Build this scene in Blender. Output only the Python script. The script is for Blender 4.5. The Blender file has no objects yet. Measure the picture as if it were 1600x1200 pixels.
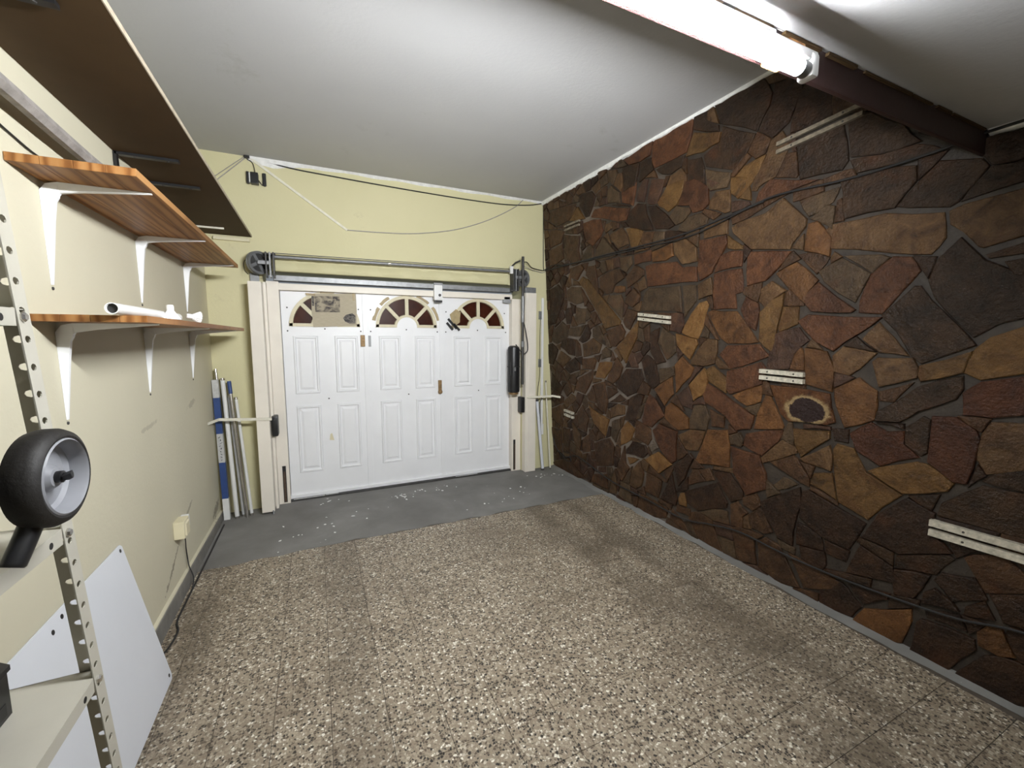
import bpy, bmesh, math, random
from mathutils import Vector, Matrix

random.seed(7)
SC = bpy.context.scene
COL = SC.collection
PI = math.pi

# ------------------------------------------------------------------ camera
cam = bpy.data.cameras.new('camera')
cam.sensor_fit = 'HORIZONTAL'; cam.sensor_width = 36.0
cam.lens = 658.7 / 1600 * 36.0
cam.clip_start = 0.02
cam_ob = bpy.data.objects.new('camera', cam); COL.objects.link(cam_ob)
YAW, PITCH, ROLL = math.radians(24.943), math.radians(-6.292), math.radians(0.118)
fw = Vector((math.sin(YAW)*math.cos(PITCH), math.cos(YAW)*math.cos(PITCH), math.sin(PITCH)))
rt = Vector((math.cos(YAW), -math.sin(YAW), 0)); up = rt.cross(fw)
rt2 = rt*math.cos(ROLL) + up*math.sin(ROLL); up2 = up*math.cos(ROLL) - rt*math.sin(ROLL)
cam_ob.matrix_world = Matrix(((rt2.x, up2.x, -fw.x, 0), (rt2.y, up2.y, -fw.y, 0), (rt2.z, up2.z, -fw.z, 1.5), (0, 0, 0, 1)))
SC.camera = cam_ob

# ------------------------------------------------------------------ world and exposure
w = bpy.data.worlds.new('world'); SC.world = w; w.use_nodes = True
w.node_tree.nodes['Background'].inputs[0].default_value = (0.75, 0.82, 0.9, 1)
w.node_tree.nodes['Background'].inputs[1].default_value = 0.3
SC.view_settings.view_transform = 'Standard'; SC.view_settings.look = 'None'
SC.view_settings.gamma = 1.0; SC.view_settings.use_curve_mapping = False
SC.view_settings.exposure = 0.0
TUBE_STRENGTH = 1560.0      # the fluorescent tube, built with its batten further down

# ------------------------------------------------------------------ materials
MATS = {}
def new_mat(name):
    m = bpy.data.materials.new(name); m.use_nodes = True; MATS[name] = m
    nt = m.node_tree; return m, nt, nt.nodes, nt.links, nt.nodes['Principled BSDF']
def coords(N, L, scale=(1, 1, 1), rnd=False):
    tc = N.new('ShaderNodeTexCoord'); mp = N.new('ShaderNodeMapping'); mp.inputs['Scale'].default_value = scale
    L.new(tc.outputs['Object'], mp.inputs['Vector'])
    if rnd:
        oi = N.new('ShaderNodeObjectInfo'); ml = N.new('ShaderNodeMath'); ml.operation = 'MULTIPLY'; ml.inputs[1].default_value = 57.0
        L.new(oi.outputs['Random'], ml.inputs[0]); L.new(ml.outputs[0], mp.inputs['Location'])
    return mp.outputs['Vector']
def noise(N, L, vec, scale, detail=4, rough=.55, dist=0):
    n = N.new('ShaderNodeTexNoise'); n.inputs['Scale'].default_value = scale; n.inputs['Detail'].default_value = detail
    n.inputs['Roughness'].default_value = rough; n.inputs['Distortion'].default_value = dist
    L.new(vec, n.inputs['Vector']); return n.outputs['Fac']
def ramp(N, L, fac, stops, const=False):
    r = N.new('ShaderNodeValToRGB'); e = r.color_ramp.elements
    if const: r.color_ramp.interpolation = 'CONSTANT'
    while len(e) < len(stops): e.new(0.5)
    for i, (p, c) in enumerate(stops):
        e[i].position = p; e[i].color = (*c, 1) if len(c) == 3 else c
    L.new(fac, r.inputs[0]); return r.outputs[0]
def mix(N, L, a, b, fac, mode='MIX'):
    m = N.new('ShaderNodeMix'); m.data_type = 'RGBA'; m.blend_type = mode
    if isinstance(fac, (int, float)): m.inputs[0].default_value = fac
    else: L.new(fac, m.inputs[0])
    for s, v in ((6, a), (7, b)):
        if isinstance(v, tuple): m.inputs[s].default_value = (*v, 1)
        else: L.new(v, m.inputs[s])
    return m.outputs[2]
def bump(N, L, P, h, strength, dist=0.01):
    b = N.new('ShaderNodeBump'); b.inputs['Strength'].default_value = strength; b.inputs['Distance'].default_value = dist
    L.new(h, b.inputs['Height']); L.new(b.outputs[0], P.inputs['Normal'])
def plain(name, col, rough=.5, metal=0, var=.12, scale=18, bmp=0, dirt=None, dirt_scale=5, dirt_at=.62):
    """paint, plastic or metal with a slight procedural variation and, if asked, dirt"""
    m, nt, N, L, P = new_mat(name)
    v = coords(N, L)
    f = noise(N, L, v, scale)
    c = ramp(N, L, f, [(.25, tuple(x*(1-var) for x in col)), (.75, tuple(min(1, x*(1+var*.6)) for x in col))])
    if dirt:
        f2 = noise(N, L, v, dirt_scale, 6, .65)
        msk = ramp(N, L, f2, [(dirt_at, (0, 0, 0)), (dirt_at+.1, (1, 1, 1))])
        c = mix(N, L, c, dirt, msk)
    L.new(c, P.inputs['Base Color']); P.inputs['Roughness'].default_value = rough; P.inputs['Metallic'].default_value = metal
    if bmp: bump(N, L, P, noise(N, L, v, scale*4), bmp, .004)
    return m

# plaster
XL_ = -.775
def plaster(name, col, col2, stain, stain_at=.66, smudges=()):
    m, nt, N, L, P = new_mat(name)
    v = coords(N, L)
    c = ramp(N, L, noise(N, L, v, 1.3, 5), [(.3, col), (.7, col2)])
    s = ramp(N, L, noise(N, L, v, 2.6, 8, .7, .4), [(stain_at, (0, 0, 0)), (stain_at+.13, (1, 1, 1))])
    c = mix(N, L, c, stain, s)
    for (y0, z0, y1, z1, wd, amt) in smudges:     # scuff marks: ragged streaks along a line on the wall
        mp = N.new('ShaderNodeMapping'); mp.vector_type = 'TEXTURE'
        mp.inputs['Location'].default_value = (XL_, (y0+y1)/2, (z0+z1)/2); mp.inputs['Rotation'].default_value = (math.atan2(z1-z0, y1-y0), 0, 0)
        mp.inputs['Scale'].default_value = (1, math.hypot(y1-y0, z1-z0)/2, wd)
        tc = N.new('ShaderNodeTexCoord'); L.new(tc.outputs['Object'], mp.inputs[0])
        ln = N.new('ShaderNodeVectorMath'); ln.operation = 'LENGTH'; L.new(mp.outputs[0], ln.inputs[0])
        ad = N.new('ShaderNodeMath'); ad.operation = 'MULTIPLY_ADD'; ad.inputs[1].default_value = 2.4
        L.new(noise(N, L, v, 24, 6, .7), ad.inputs[0]); L.new(ln.outputs['Value'], ad.inputs[2])
        mk = ramp(N, L, ad.outputs[0], [(.0, (amt, amt, amt)), (.95, (amt, amt, amt)), (1.0, (0, 0, 0))])
        dv = N.new('ShaderNodeMath'); dv.operation = 'MULTIPLY'; dv.inputs[1].default_value = .55
        L.new(ad.outputs[0], dv.inputs[0]); L.new(dv.outputs[0], mk.node.inputs[0])
        c = mix(N, L, c, (.17, .145, .10), mk)
    L.new(c, P.inputs['Base Color']); P.inputs['Roughness'].default_value = .7
    bump(N, L, P, noise(N, L, v, 45, 5), .18, .006)
    return m
plaster('cream_plaster', (.57, .535, .405), (.61, .57, .435), (.46, .42, .31), .66,
        ((2.60, .10, 3.02, .33, .025, .7), (3.05, .36, 3.35, .46, .02, .5), (3.75, .08, 4.15, .20, .06, .7), (3.30, 1.02, 3.62, 1.08, .03, .35), (2.45, 1.04, 2.85, 1.06, .02, .3)))
plaster('yellow_plaster', (.605, .565, .34), (.645, .60, .375), (.47, .43, .27), .64)
plaster('ceiling_white', (.47, .47, .475), (.51, .51, .51), (.42, .42, .41), .62)
plain('white_filler', (.82, .82, .80), .8, var=.15, scale=30)
plain('skirting_cement', (.19, .18, .16), .85, var=.3, scale=9, bmp=.4)
plain('dark_beam', (.030, .013, .012), .45, var=.3, scale=6, bmp=.2)

# terrazzo tile
def terrazzo():
    m, nt, N, L, P = new_mat('terrazzo')
    tc = N.new('ShaderNodeTexCoord'); geo = N.new('ShaderNodeNewGeometry')
    v = geo.outputs['Position']
    vo = N.new('ShaderNodeTexVoronoi'); vo.inputs['Scale'].default_value = 104; L.new(v, vo.inputs['Vector'])
    sx = N.new('ShaderNodeSeparateColor'); L.new(vo.outputs['Color'], sx.inputs[0])
    chips = ramp(N, L, sx.outputs[0], [(0, (.022, .018, .015)), (.16, (.10, .075, .055)), (.30, (.27, .22, .17)), (.58, (.36, .31, .245)), (.82, (.52, .47, .40)), (.93, (.76, .74, .68))], True)
    ve = N.new('ShaderNodeTexVoronoi'); ve.feature = 'DISTANCE_TO_EDGE'; ve.inputs['Scale'].default_value = 104; L.new(v, ve.inputs['Vector'])
    edge = ramp(N, L, ve.outputs['Distance'], [(.03, (1, 1, 1)), (.12, (0, 0, 0))])
    c = mix(N, L, chips, (.27, .23, .18), edge)
    v2 = N.new('ShaderNodeTexVoronoi'); v2.inputs['Scale'].default_value = 250; L.new(v, v2.inputs['Vector'])
    s2 = N.new('ShaderNodeSeparateColor'); L.new(v2.outputs['Color'], s2.inputs[0])
    fine = ramp(N, L, s2.outputs[1], [(0, (.55, .55, .55)), (.5, (1, 1, 1)), (.9, (1.0, 1.0, 1.0))])
    c = mix(N, L, c, fine, .6, 'MULTIPLY')
    # trodden-in dirt: irregular blotches
    d = ramp(N, L, noise(N, L, v, 1.15, 7, .62, .5), [(.50, (0, 0, 0)), (.74, (1, 1, 1))])
    c = mix(N, L, c, (.12, .095, .07), mix(N, L, (0, 0, 0), (.62, .62, .62), d))
    # grimy wheel tracks, a dark left band, and light falloff painted in on the right
    sp = N.new('ShaderNodeSeparateXYZ'); L.new(v, sp.inputs[0])
    for tx, tw, amt in ((1.72, .36, .62), (2.02, .34, .55), (.10, .30, .36), (-.62, .22, .55)):
        sb = N.new('ShaderNodeMath'); sb.operation = 'SUBTRACT'; sb.inputs[1].default_value = tx; L.new(sp.outputs[0], sb.inputs[0])
        ab = N.new('ShaderNodeMath'); ab.operation = 'ABSOLUTE'; L.new(sb.outputs[0], ab.inputs[0])
        bd_ = N.new('ShaderNodeMapRange'); bd_.interpolation_type = 'SMOOTHSTEP'
        for q_, v_ in ((1, tw), (2, 0.0), (3, -.30), (4, .12)): bd_.inputs[q_].default_value = v_
        L.new(ab.outputs[0], bd_.inputs[0])
        ad = N.new('ShaderNodeMath'); ad.operation = 'ADD'; L.new(bd_.outputs[0], ad.inputs[0]); L.new(noise(N, L, v, 2.4, 6, .62, .4), ad.inputs[1])
        tr_ = ramp(N, L, ad.outputs[0], [(.40, (0, 0, 0)), (.66, (amt, amt, amt))])
        c = mix(N, L, c, (.085, .068, .05), tr_)
    oi = N.new('ShaderNodeObjectInfo')
    tone = ramp(N, L, oi.outputs['Random'], [(0, (.90, .89, .88)), (1, (1, 1, 1))])
    c = mix(N, L, c, tone, 1.0, 'MULTIPLY'); c = mix(N, L, c, (1.10, 1.075, 1.01), 1.0, 'MULTIPLY')
    L.new(c, P.inputs['Base Color']); P.inputs['Roughness'].default_value = .55
    bump(N, L, P, noise(N, L, v, 160, 3), .12, .003)
terrazzo()
plain('joint_dirt', (.11, .09, .07), .9, var=.3, scale=30)
def concrete():
    m, nt, N, L, P = new_mat('concrete')
    v = coords(N, L)
    c = ramp(N, L, noise(N, L, v, 2.2, 7, .6, .3), [(.3, (.15, .145, .135)), (.55, (.20, .195, .185)), (.75, (.26, .255, .245))])
    sp = ramp(N, L, noise(N, L, v, 13, 5, .7, .8), [(.70, (0, 0, 0)), (.735, (1, 1, 1))])
    c = mix(N, L, c, (.62, .61, .58), sp)
    L.new(c, P.inputs['Base Color']); P.inputs['Roughness'].default_value = .8
    bump(N, L, P, noise(N, L, v, 30, 6), .25, .005)
concrete()

# stone cladding: one material per kind; code d has shade painted into near and high stones
STONE = {'b': ((.105, .062, .036), (.17, .105, .06)), 'k': ((.046, .026, .016), (.085, .050, .030)),
         'g': ((.12, .092, .062), (.185, .145, .10)), 'p': ((.105, .062, .048), (.165, .105, .08)),
         'r': ((.135, .064, .036), (.22, .112, .062)), 'o': ((.205, .108, .044), (.31, .175, .075)),
         'y': ((.20, .125, .048), (.30, .20, .085)), 'Y': ((.30, .175, .062), (.42, .28, .125)),
         't': ((.165, .105, .056), (.25, .175, .10)), 'd': ((.052, .033, .020), (.085, .055, .034)), 'R': ((.10, .040, .022), (.15, .062, .032)), 'w': ((.30, .29, .27), (.40, .38, .35)), 'N': ((.16, .072, .026), (.24, .12, .045))}
def stone_mat(code, c0, c1):
    c0, c1 = (tuple(x*.47 for x in q) for q in (c0, c1))
    m, nt, N, L, P = new_mat('stone_' + code)
    v = coords(N, L, (1, 1, 1), True)
    f = noise(N, L, v, 11, 9, .68, 1.0)
    c = ramp(N, L, f, [(.30, tuple(x*.45 for x in c0)), (.43, c0), (.58, c1), (.72, tuple(x*1.45 for x in c1))])
    rust = ramp(N, L, noise(N, L, v, 4.5, 5, .6, .8), [(.55, (0, 0, 0)), (.75, (.6, .6, .6))])
    c = mix(N, L, c, (.085, .036, .014), rust)
    oi = N.new('ShaderNodeObjectInfo')
    c = mix(N, L, c, ramp(N, L, oi.outputs['Random'], [(0, (.80, .79, .80)), (1, (1.15, 1.12, 1.08))]), 1.0, 'MULTIPLY'); c = mix(N, L, c, (.80, .64, .49), 1.0, 'MULTIPLY')
    if code == 'N':      # the stone with the dark knot and pale ring
        tc = N.new('ShaderNodeTexCoord'); mp = N.new('ShaderNodeMapping'); mp.inputs['Scale'].default_value = (1, 9.5, 13.5)
        mp.inputs['Location'].default_value = (0, .15, 0)
        L.new(tc.outputs['Object'], mp.inputs['Vector'])
        ln = N.new('ShaderNodeVectorMath'); ln.operation = 'LENGTH'; L.new(mp.outputs[0], ln.inputs[0])
        ad = N.new('ShaderNodeMath'); ad.operation = 'MULTIPLY_ADD'; ad.inputs[1].default_value = .7; 
        L.new(noise(N, L, coords(N, L), 22, 5, .7), ad.inputs[0]); L.new(ln.outputs['Value'], ad.inputs[2])
        hf = N.new('ShaderNodeMath'); hf.operation = 'MULTIPLY'; hf.inputs[1].default_value = .5; L.new(ad.outputs[0], hf.inputs[0])
        kn = ramp(N, L, hf.outputs[0], [(.50, (.018, .008, .007)), (.60, (.022, .010, .008)), (.64, (.26, .18, .085)), (.70, (.22, .15, .07)), (.78, (.09, .04, .014))])
        msk = ramp(N, L, hf.outputs[0], [(.70, (1, 1, 1)), (.80, (0, 0, 0))])
        c = mix(N, L, c, kn, msk)
    L.new(c, P.inputs['Base Color'])
    rg = ramp(N, L, noise(N, L, v, 20, 4), [(.3, (.34, .34, .34)), (.7, (.62, .62, .62))])
    L.new(rg, P.inputs['Roughness']); P.inputs['Specular IOR Level'].default_value = .28
    h = N.new('ShaderNodeMath'); h.operation = 'ADD'
    L.new(noise(N, L, v, 14, 6, .6, .6), h.inputs[0]); L.new(noise(N, L, v, 70, 4, .6), h.inputs[1])
    bump(N, L, P, h.outputs[0], .6, .016)
for k, (a, b) in STONE.items(): stone_mat(k, a, b)
def mortar():
    m, nt, N, L, P = new_mat('mortar')
    v = coords(N, L)
    c = ramp(N, L, noise(N, L, v, 16, 6), [(.3, (.020, .014, .010)), (.7, (.042, .031, .022))])
    sp = N.new('ShaderNodeSeparateXYZ'); L.new(v, sp.inputs[0])
    ly = N.new('ShaderNodeMapRange'); ly.inputs[1].default_value = 1.4; ly.inputs[2].default_value = 3.4; ly.inputs[3].default_value = -.10; ly.inputs[4].default_value = .14
    L.new(sp.outputs[1], ly.inputs[0])
    lz = N.new('ShaderNodeMath'); lz.operation = 'MULTIPLY_ADD'; lz.inputs[1].default_value = -.035; L.new(sp.outputs[2], lz.inputs[0]); L.new(ly.outputs[0], lz.inputs[2])
    la = N.new('ShaderNodeMath'); la.operation = 'ADD'; L.new(lz.outputs[0], la.inputs[0]); L.new(noise(N, L, v, 1.1, 6, .6, .5), la.inputs[1])
    lime = ramp(N, L, la.outputs[0], [(.46, (0, 0, 0)), (.60, (1, 1, 1))])
    c = mix(N, L, c, (.15, .122, .098), lime)
    L.new(c, P.inputs['Base Color']); P.inputs['Roughness'].default_value = .6
    bump(N, L, P, noise(N, L, v, 60, 6), .5, .006)
mortar()

# door, metal, plastic
plain('door_white', (.83, .835, .85), .38, var=.03, scale=6, dirt=(.62, .61, .58), dirt_scale=9, dirt_at=.70)
plain('frame_cream', (.80, .745, .655), .45, var=.05, scale=7, dirt=(.46, .40, .32), dirt_scale=10, dirt_at=.70)
plain('muntin_cream', (.66, .60, .42), .5, var=.12, scale=22)
m, nt, N, L, P = new_mat('brown_glass')
vv = coords(N, L)
L.new(ramp(N, L, noise(N, L, vv, 12), [(.3, (.030, .008, .004)), (.7, (.060, .016, .007))]), P.inputs['Base Color'])
P.inputs['Roughness'].default_value = .3; P.inputs['Specular IOR Level'].default_value = .1
bump(N, L, P, noise(N, L, vv, 40), .1, .003)
plain('galvanised', (.27, .275, .28), .45, .55, .25, 25, .15)
plain('dark_steel', (.07, .068, .066), .5, .5, .3, 25, .2)
plain('black_plastic', (.012, .012, .013), .38, var=.3, scale=12)
plain('soft_black', (.016, .015, .015), .6, var=.3, scale=12)
plain('brown_tape', (.40, .31, .16), .5, var=.2, scale=30)
plain('grey_tape', (.33, .34, .35), .5, var=.15, scale=30)
plain('rusty_brass', (.27, .17, .075), .5, .4, .5, 60, .3)
plain('white_plastic', (.78, .78, .77), .4, var=.06, scale=10)
plain('cream_plastic', (.72, .66, .46), .45, var=.08, scale=10)
plain('painted_bar', (.72, .69, .58), .5, var=.12, scale=30)
plain('white_enamel', (.78, .79, .80), .3, var=.04, scale=10)
plain('rack_paint', (.46, .44, .375), .42, var=.06, scale=12, dirt=(.40, .37, .31), dirt_scale=14, dirt_at=.7)
plain('white_board', (.67, .69, .735), .45, var=.03, scale=5)
plain('blue_plastic', (.025, .060, .20), .45, var=.15, scale=12)
plain('box_print_grey', (.50, .50, .49), .55, var=.2, scale=40)
plain('tube_white', (.72, .72, .70), .35, var=.05, scale=10)
plain('tube_grey', (.42, .42, .42), .4, var=.1, scale=10)
plain('rusty_iron', (.10, .065, .045), .7, .2, .5, 60, .3)
plain('chrome', (.62, .60, .57), .22, .95, .08, 20)
plain('wrap_tape', (.30, .275, .255), .6, var=.35, scale=26, bmp=.5)
plain('grey_cable', (.36, .34, .31), .6, var=.2, scale=30)
plain('tyre_rubber', (.011, .0095, .0085), .62, var=.35, scale=22, bmp=.3)
plain('hub_grey', (.26, .265, .285), .42, var=.1, scale=16)
plain('slat_mica', (.50, .46, .37), .5, var=.45, scale=60, bmp=.3)
plain('slat_shaded', (.20, .165, .12), .6, var=.5, scale=50, bmp=.3)  # slat colour darkened to paint in the shade on the high pairs
plain('hardboard_brown', (.072, .044, .021), .65, var=.12, scale=5)
plain('board_edge', (.42, .36, .27), .7, var=.2, scale=30)
def pine():
    m, nt, N, L, P = new_mat('pine')
    v = coords(N, L, (1, .09, .25), False)
    wv = N.new('ShaderNodeTexWave'); wv.wave_type = 'BANDS'; wv.bands_direction = 'X'
    wv.inputs['Scale'].default_value = 9; wv.inputs['Distortion'].default_value = 7; wv.inputs['Detail'].default_value = 4; wv.inputs['Detail Scale'].default_value = 1.6
    L.new(v, wv.inputs['Vector'])
    c = ramp(N, L, wv.outputs['Fac'], [(0, (.19, .080, .026)), (.45, (.31, .145, .050)), (1, (.37, .19, .072))])
    kn = ramp(N, L, noise(N, L, coords(N, L, (1, .35, 1)), 15, 3, .5, .3), [(.66, (0, 0, 0)), (.74, (1, 1, 1))])
    c = mix(N, L, c, (.13, .055, .02), kn)
    oi = N.new('ShaderNodeObjectInfo')
    c = mix(N, L, c, ramp(N, L, oi.outputs['Random'], [(0, (.78, .76, .74)), (1, (1.08, 1.06, 1.04))]), 1.0, 'MULTIPLY')
    L.new(c, P.inputs['Base Color']); P.inputs['Roughness'].default_value = .42
    bump(N, L, P, wv.outputs['Fac'], .05, .002)
pine()
def newsprint():
    m, nt, N, L, P = new_mat('newsprint')
    v = coords(N, L, (6, 1, 60))
    c = ramp(N, L, noise(N, L, v, 4, 3), [(.35, (.43, .38, .28)), (.65, (.50, .44, .33))])
    L.new(c, P.inputs['Base Color']); P.inputs['Roughness'].default_value = .9
newsprint()
for k_ in ('pine', 'hardboard_brown'): MATS[k_].node_tree.nodes['Principled BSDF'].inputs['Specular IOR Level'].default_value = .12
def halftone(name, lo, hi, sc):
    m, nt, N, L, P = new_mat(name)
    c = ramp(N, L, noise(N, L, coords(N, L, (1, 1, 1.3)), sc, 4, .55, 1.2), [(.36, lo), (.5, tuple((a+b)/2 for a, b in zip(lo, hi))), (.62, hi)])
    L.new(c, P.inputs['Base Color']); P.inputs['Roughness'].default_value = .9
halftone('print_photo', (.05, .045, .05), (.40, .35, .26), 14)
halftone('print_dark', (.03, .03, .035), (.20, .18, .16), 30)
m, nt, N, L, P = new_mat('tube_glow')
P.inputs['Base Color'].default_value = (.9, .9, .9, 1); P.inputs['Emission Color'].default_value = (.955, .98, 1.0, 1)
# assumed glow: strongest towards the door, plus a lobe added to brighten the low ceiling
geo = N.new('ShaderNodeNewGeometry'); dt = N.new('ShaderNodeVectorMath'); dt.operation = 'DOT_PRODUCT'
dt.inputs[1].default_value = (0, 0.999, -0.052); L.new(geo.outputs['Normal'], dt.inputs[0])
mr = N.new('ShaderNodeMapRange'); mr.interpolation_type = 'SMOOTHSTEP'
for q_, v_ in ((1, .3), (2, 1.0), (3, TUBE_STRENGTH*.05), (4, TUBE_STRENGTH)): mr.inputs[q_].default_value = v_
L.new(dt.outputs['Value'], mr.inputs[0])
dt2 = N.new('ShaderNodeVectorMath'); dt2.operation = 'DOT_PRODUCT'; dt2.inputs[1].default_value = (0, -.75, .66); L.new(geo.outputs['Normal'], dt2.inputs[0])
mr2 = N.new('ShaderNodeMapRange'); mr2.interpolation_type = 'SMOOTHSTEP'
for q_, v_ in ((1, .35), (2, 1.0), (3, 0.0), (4, TUBE_STRENGTH*.50)): mr2.inputs[q_].default_value = v_
L.new(dt2.outputs['Value'], mr2.inputs[0])
mx = N.new('ShaderNodeMath'); mx.operation = 'ADD'; L.new(mr.outputs[0], mx.inputs[0]); L.new(mr2.outputs[0], mx.inputs[1])
L.new(mx.outputs[0], P.inputs['Emission Strength'])

# ------------------------------------------------------------------ mesh helpers
def worg(o):
    v = Vector((0, 0, 0))
    while o: v += o.location; o = o.parent
    return v
def link_mesh(name, verts, faces, mat, parent=None, smooth=False, loc=None):
    """one mesh object from world-space vertices; its origin lies at loc or at its parent's origin"""
    me = bpy.data.meshes.new(name)
    po = worg(parent) if parent else Vector((0, 0, 0))
    org = Vector(loc) if loc is not None else po
    me.from_pydata([tuple(Vector(v)-org) for v in verts], [], faces)
    mats = mat if isinstance(mat, (list, tuple)) else [mat]
    for k in mats: me.materials.append(MATS[k])
    if smooth:
        for p in me.polygons: p.use_smooth = True
        me.set_sharp_from_angle(angle=math.radians(40))
    me.update()
    o = bpy.data.objects.new(name, me); COL.objects.link(o)
    if parent: o.parent = parent
    o.location = org - po
    return o
def tag(o, label=None, cat=None, group=None, kind=None):
    if label: o['label'] = label
    if cat: o['category'] = cat
    if group: o['group'] = group
    if kind: o['kind'] = kind
    return o
def thing(name, loc, label, cat, group=None):
    o = bpy.data.objects.new(name, None); COL.objects.link(o); o.empty_display_size = .05; o.location = loc
    return tag(o, label, cat, group)
class MB:
    def __init__(s): s.v = []; s.f = []
    def add(s, v, f):
        n = len(s.v); s.v += [Vector(q) for q in v]; s.f += [tuple(i+n for i in q) for q in f]; return s
    def box(s, x0, x1, y0, y1, z0, z1, c=0.0):
        """axis-aligned box with chamfered edges when c > 0"""
        if c <= 0:
            v = [(x, y, z) for z in (z0, z1) for y in (y0, y1) for x in (x0, x1)]
            return s.add(v, [(0, 2, 3, 1), (4, 5, 7, 6), (0, 1, 5, 4), (2, 6, 7, 3), (0, 4, 6, 2), (1, 3, 7, 5)])
        bm = bmesh.new(); bmesh.ops.create_cube(bm, size=1)
        for q in bm.verts: q.co = Vector(((x0+x1)/2+q.co.x*(x1-x0), (y0+y1)/2+q.co.y*(y1-y0), (z0+z1)/2+q.co.z*(z1-z0)))
        bmesh.ops.bevel(bm, geom=bm.edges[:], offset=c, segments=2, affect='EDGES', profile=.6)
        bm.verts.index_update()
        s.add([q.co.copy() for q in bm.verts], [tuple(q.index for q in f.verts) for f in bm.faces]); bm.free(); return s
    def obox(s, a, b, wv, hv):
        """box from a to b with half-extent vectors wv and hv"""
        a, b, wv, hv = map(Vector, (a, b, wv, hv))
        v = [p+sx*wv+sy*hv for p in (a, b) for sx, sy in ((-1, -1), (1, -1), (1, 1), (-1, 1))]
        return s.add(v, [(0, 1, 2, 3), (7, 6, 5, 4), (0, 4, 5, 1), (1, 5, 6, 2), (2, 6, 7, 3), (3, 7, 4, 0)])
    def tube(s, pts, r, n=10, cap=True):
        pts = [Vector(p) for p in pts]; rs = r if isinstance(r, (list, tuple)) else [r]*len(pts)
        rings = []; ref = None
        for i, p in enumerate(pts):
            d = (pts[min(i+1, len(pts)-1)]-pts[max(i-1, 0)]).normalized()
            if ref is None: ref = Vector((0, 0, 1)) if abs(d.z) < .9 else Vector((1, 0, 0))
            a = (ref-d*ref.dot(d)).normalized(); b = d.cross(a); ref = a
            rings.append([p+(a*math.cos(t*2*PI/n)+b*math.sin(t*2*PI/n))*rs[i] for t in range(n)])
        v = [q for rg in rings for q in rg]; f = []
        for i in range(len(pts)-1):
            for t in range(n): f.append((i*n+t, i*n+(t+1) % n, (i+1)*n+(t+1) % n, (i+1)*n+t))
        if cap: f += [tuple(range(n))[::-1], tuple((len(pts)-1)*n+t for t in range(n))]
        return s.add(v, f)
    def lathe(s, prof, c, axis, n=28, closed=False):
        """prof: (radius, along) pairs turned about axis through c"""
        c = Vector(c); ax = Vector(axis).normalized()
        r0 = Vector((0, 0, 1)) if abs(ax.z) < .9 else Vector((1, 0, 0))
        a = (r0-ax*r0.dot(ax)).normalized(); b = ax.cross(a)
        v = [c+ax*h+(a*math.cos(t*2*PI/n)+b*math.sin(t*2*PI/n))*r for r, h in prof for t in range(n)]
        f = []; k = len(prof)
        for i in range(k if closed else k-1):
            j = (i+1) % k
            for t in range(n): f.append((i*n+t, i*n+(t+1) % n, j*n+(t+1) % n, j*n+t))
        return s.add(v, f)
    def prism(s, poly, ext):
        """poly: 3D outline; ext: extrusion vector"""
        poly = [Vector(p) for p in poly]; n = len(poly); e = Vector(ext)
        return s.add(poly+[p+e for p in poly], [tuple(range(n))[::-1], tuple(range(n, 2*n))]+[(i, (i+1) % n, (i+1) % n+n, i+n) for i in range(n)])
    def build(s, name, mat, parent=None, smooth=False, loc=None):
        bm = bmesh.new(); vs = [bm.verts.new(q) for q in s.v]
        for f in s.f:
            try: bm.faces.new([vs[i] for i in f])
            except ValueError: pass
        bmesh.ops.recalc_face_normals(bm, faces=bm.faces[:]); bm.verts.index_update()
        o = link_mesh(name, [q.co.copy() for q in bm.verts], [tuple(q.index for q in f.verts) for f in bm.faces], mat, parent, smooth, loc)
        bm.free(); return o
def dup(o, parent, delta):
    c = o.copy(); COL.objects.link(c); c.parent = parent; c.location = o.location + Vector(delta); return c
def smooth_path(pts, sub=6):
    """Catmull-Rom through pts"""
    P = [Vector(p) for p in pts]; P = [P[0]*2-P[1]] + P + [P[-1]*2-P[-2]]; out = []
    for i in range(1, len(P)-2):
        for k in range(sub):
            t = k/sub; a, b, c, d = P[i-1], P[i], P[i+1], P[i+2]
            out.append(.5*((2*b)+(c-a)*t+(2*a-5*b+4*c-d)*t*t+(3*b-a-3*c+d)*t**3))
    return out + [P[-2]]

# ================================================================== THE SETTING
XL, YB, YN = -0.775, 4.17, -2.5          # left wall, back wall, wall behind the camera
ZH, ZL, YS = 2.955, 2.298, 0.79          # high ceiling, low ceiling, the step between them
def XR(y, z): return 2.477 + .016*(4.17-y) - .062*z    # face of the stone wall (it leans slightly)

def struct(o): o['kind'] = 'structure'; return o

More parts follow.
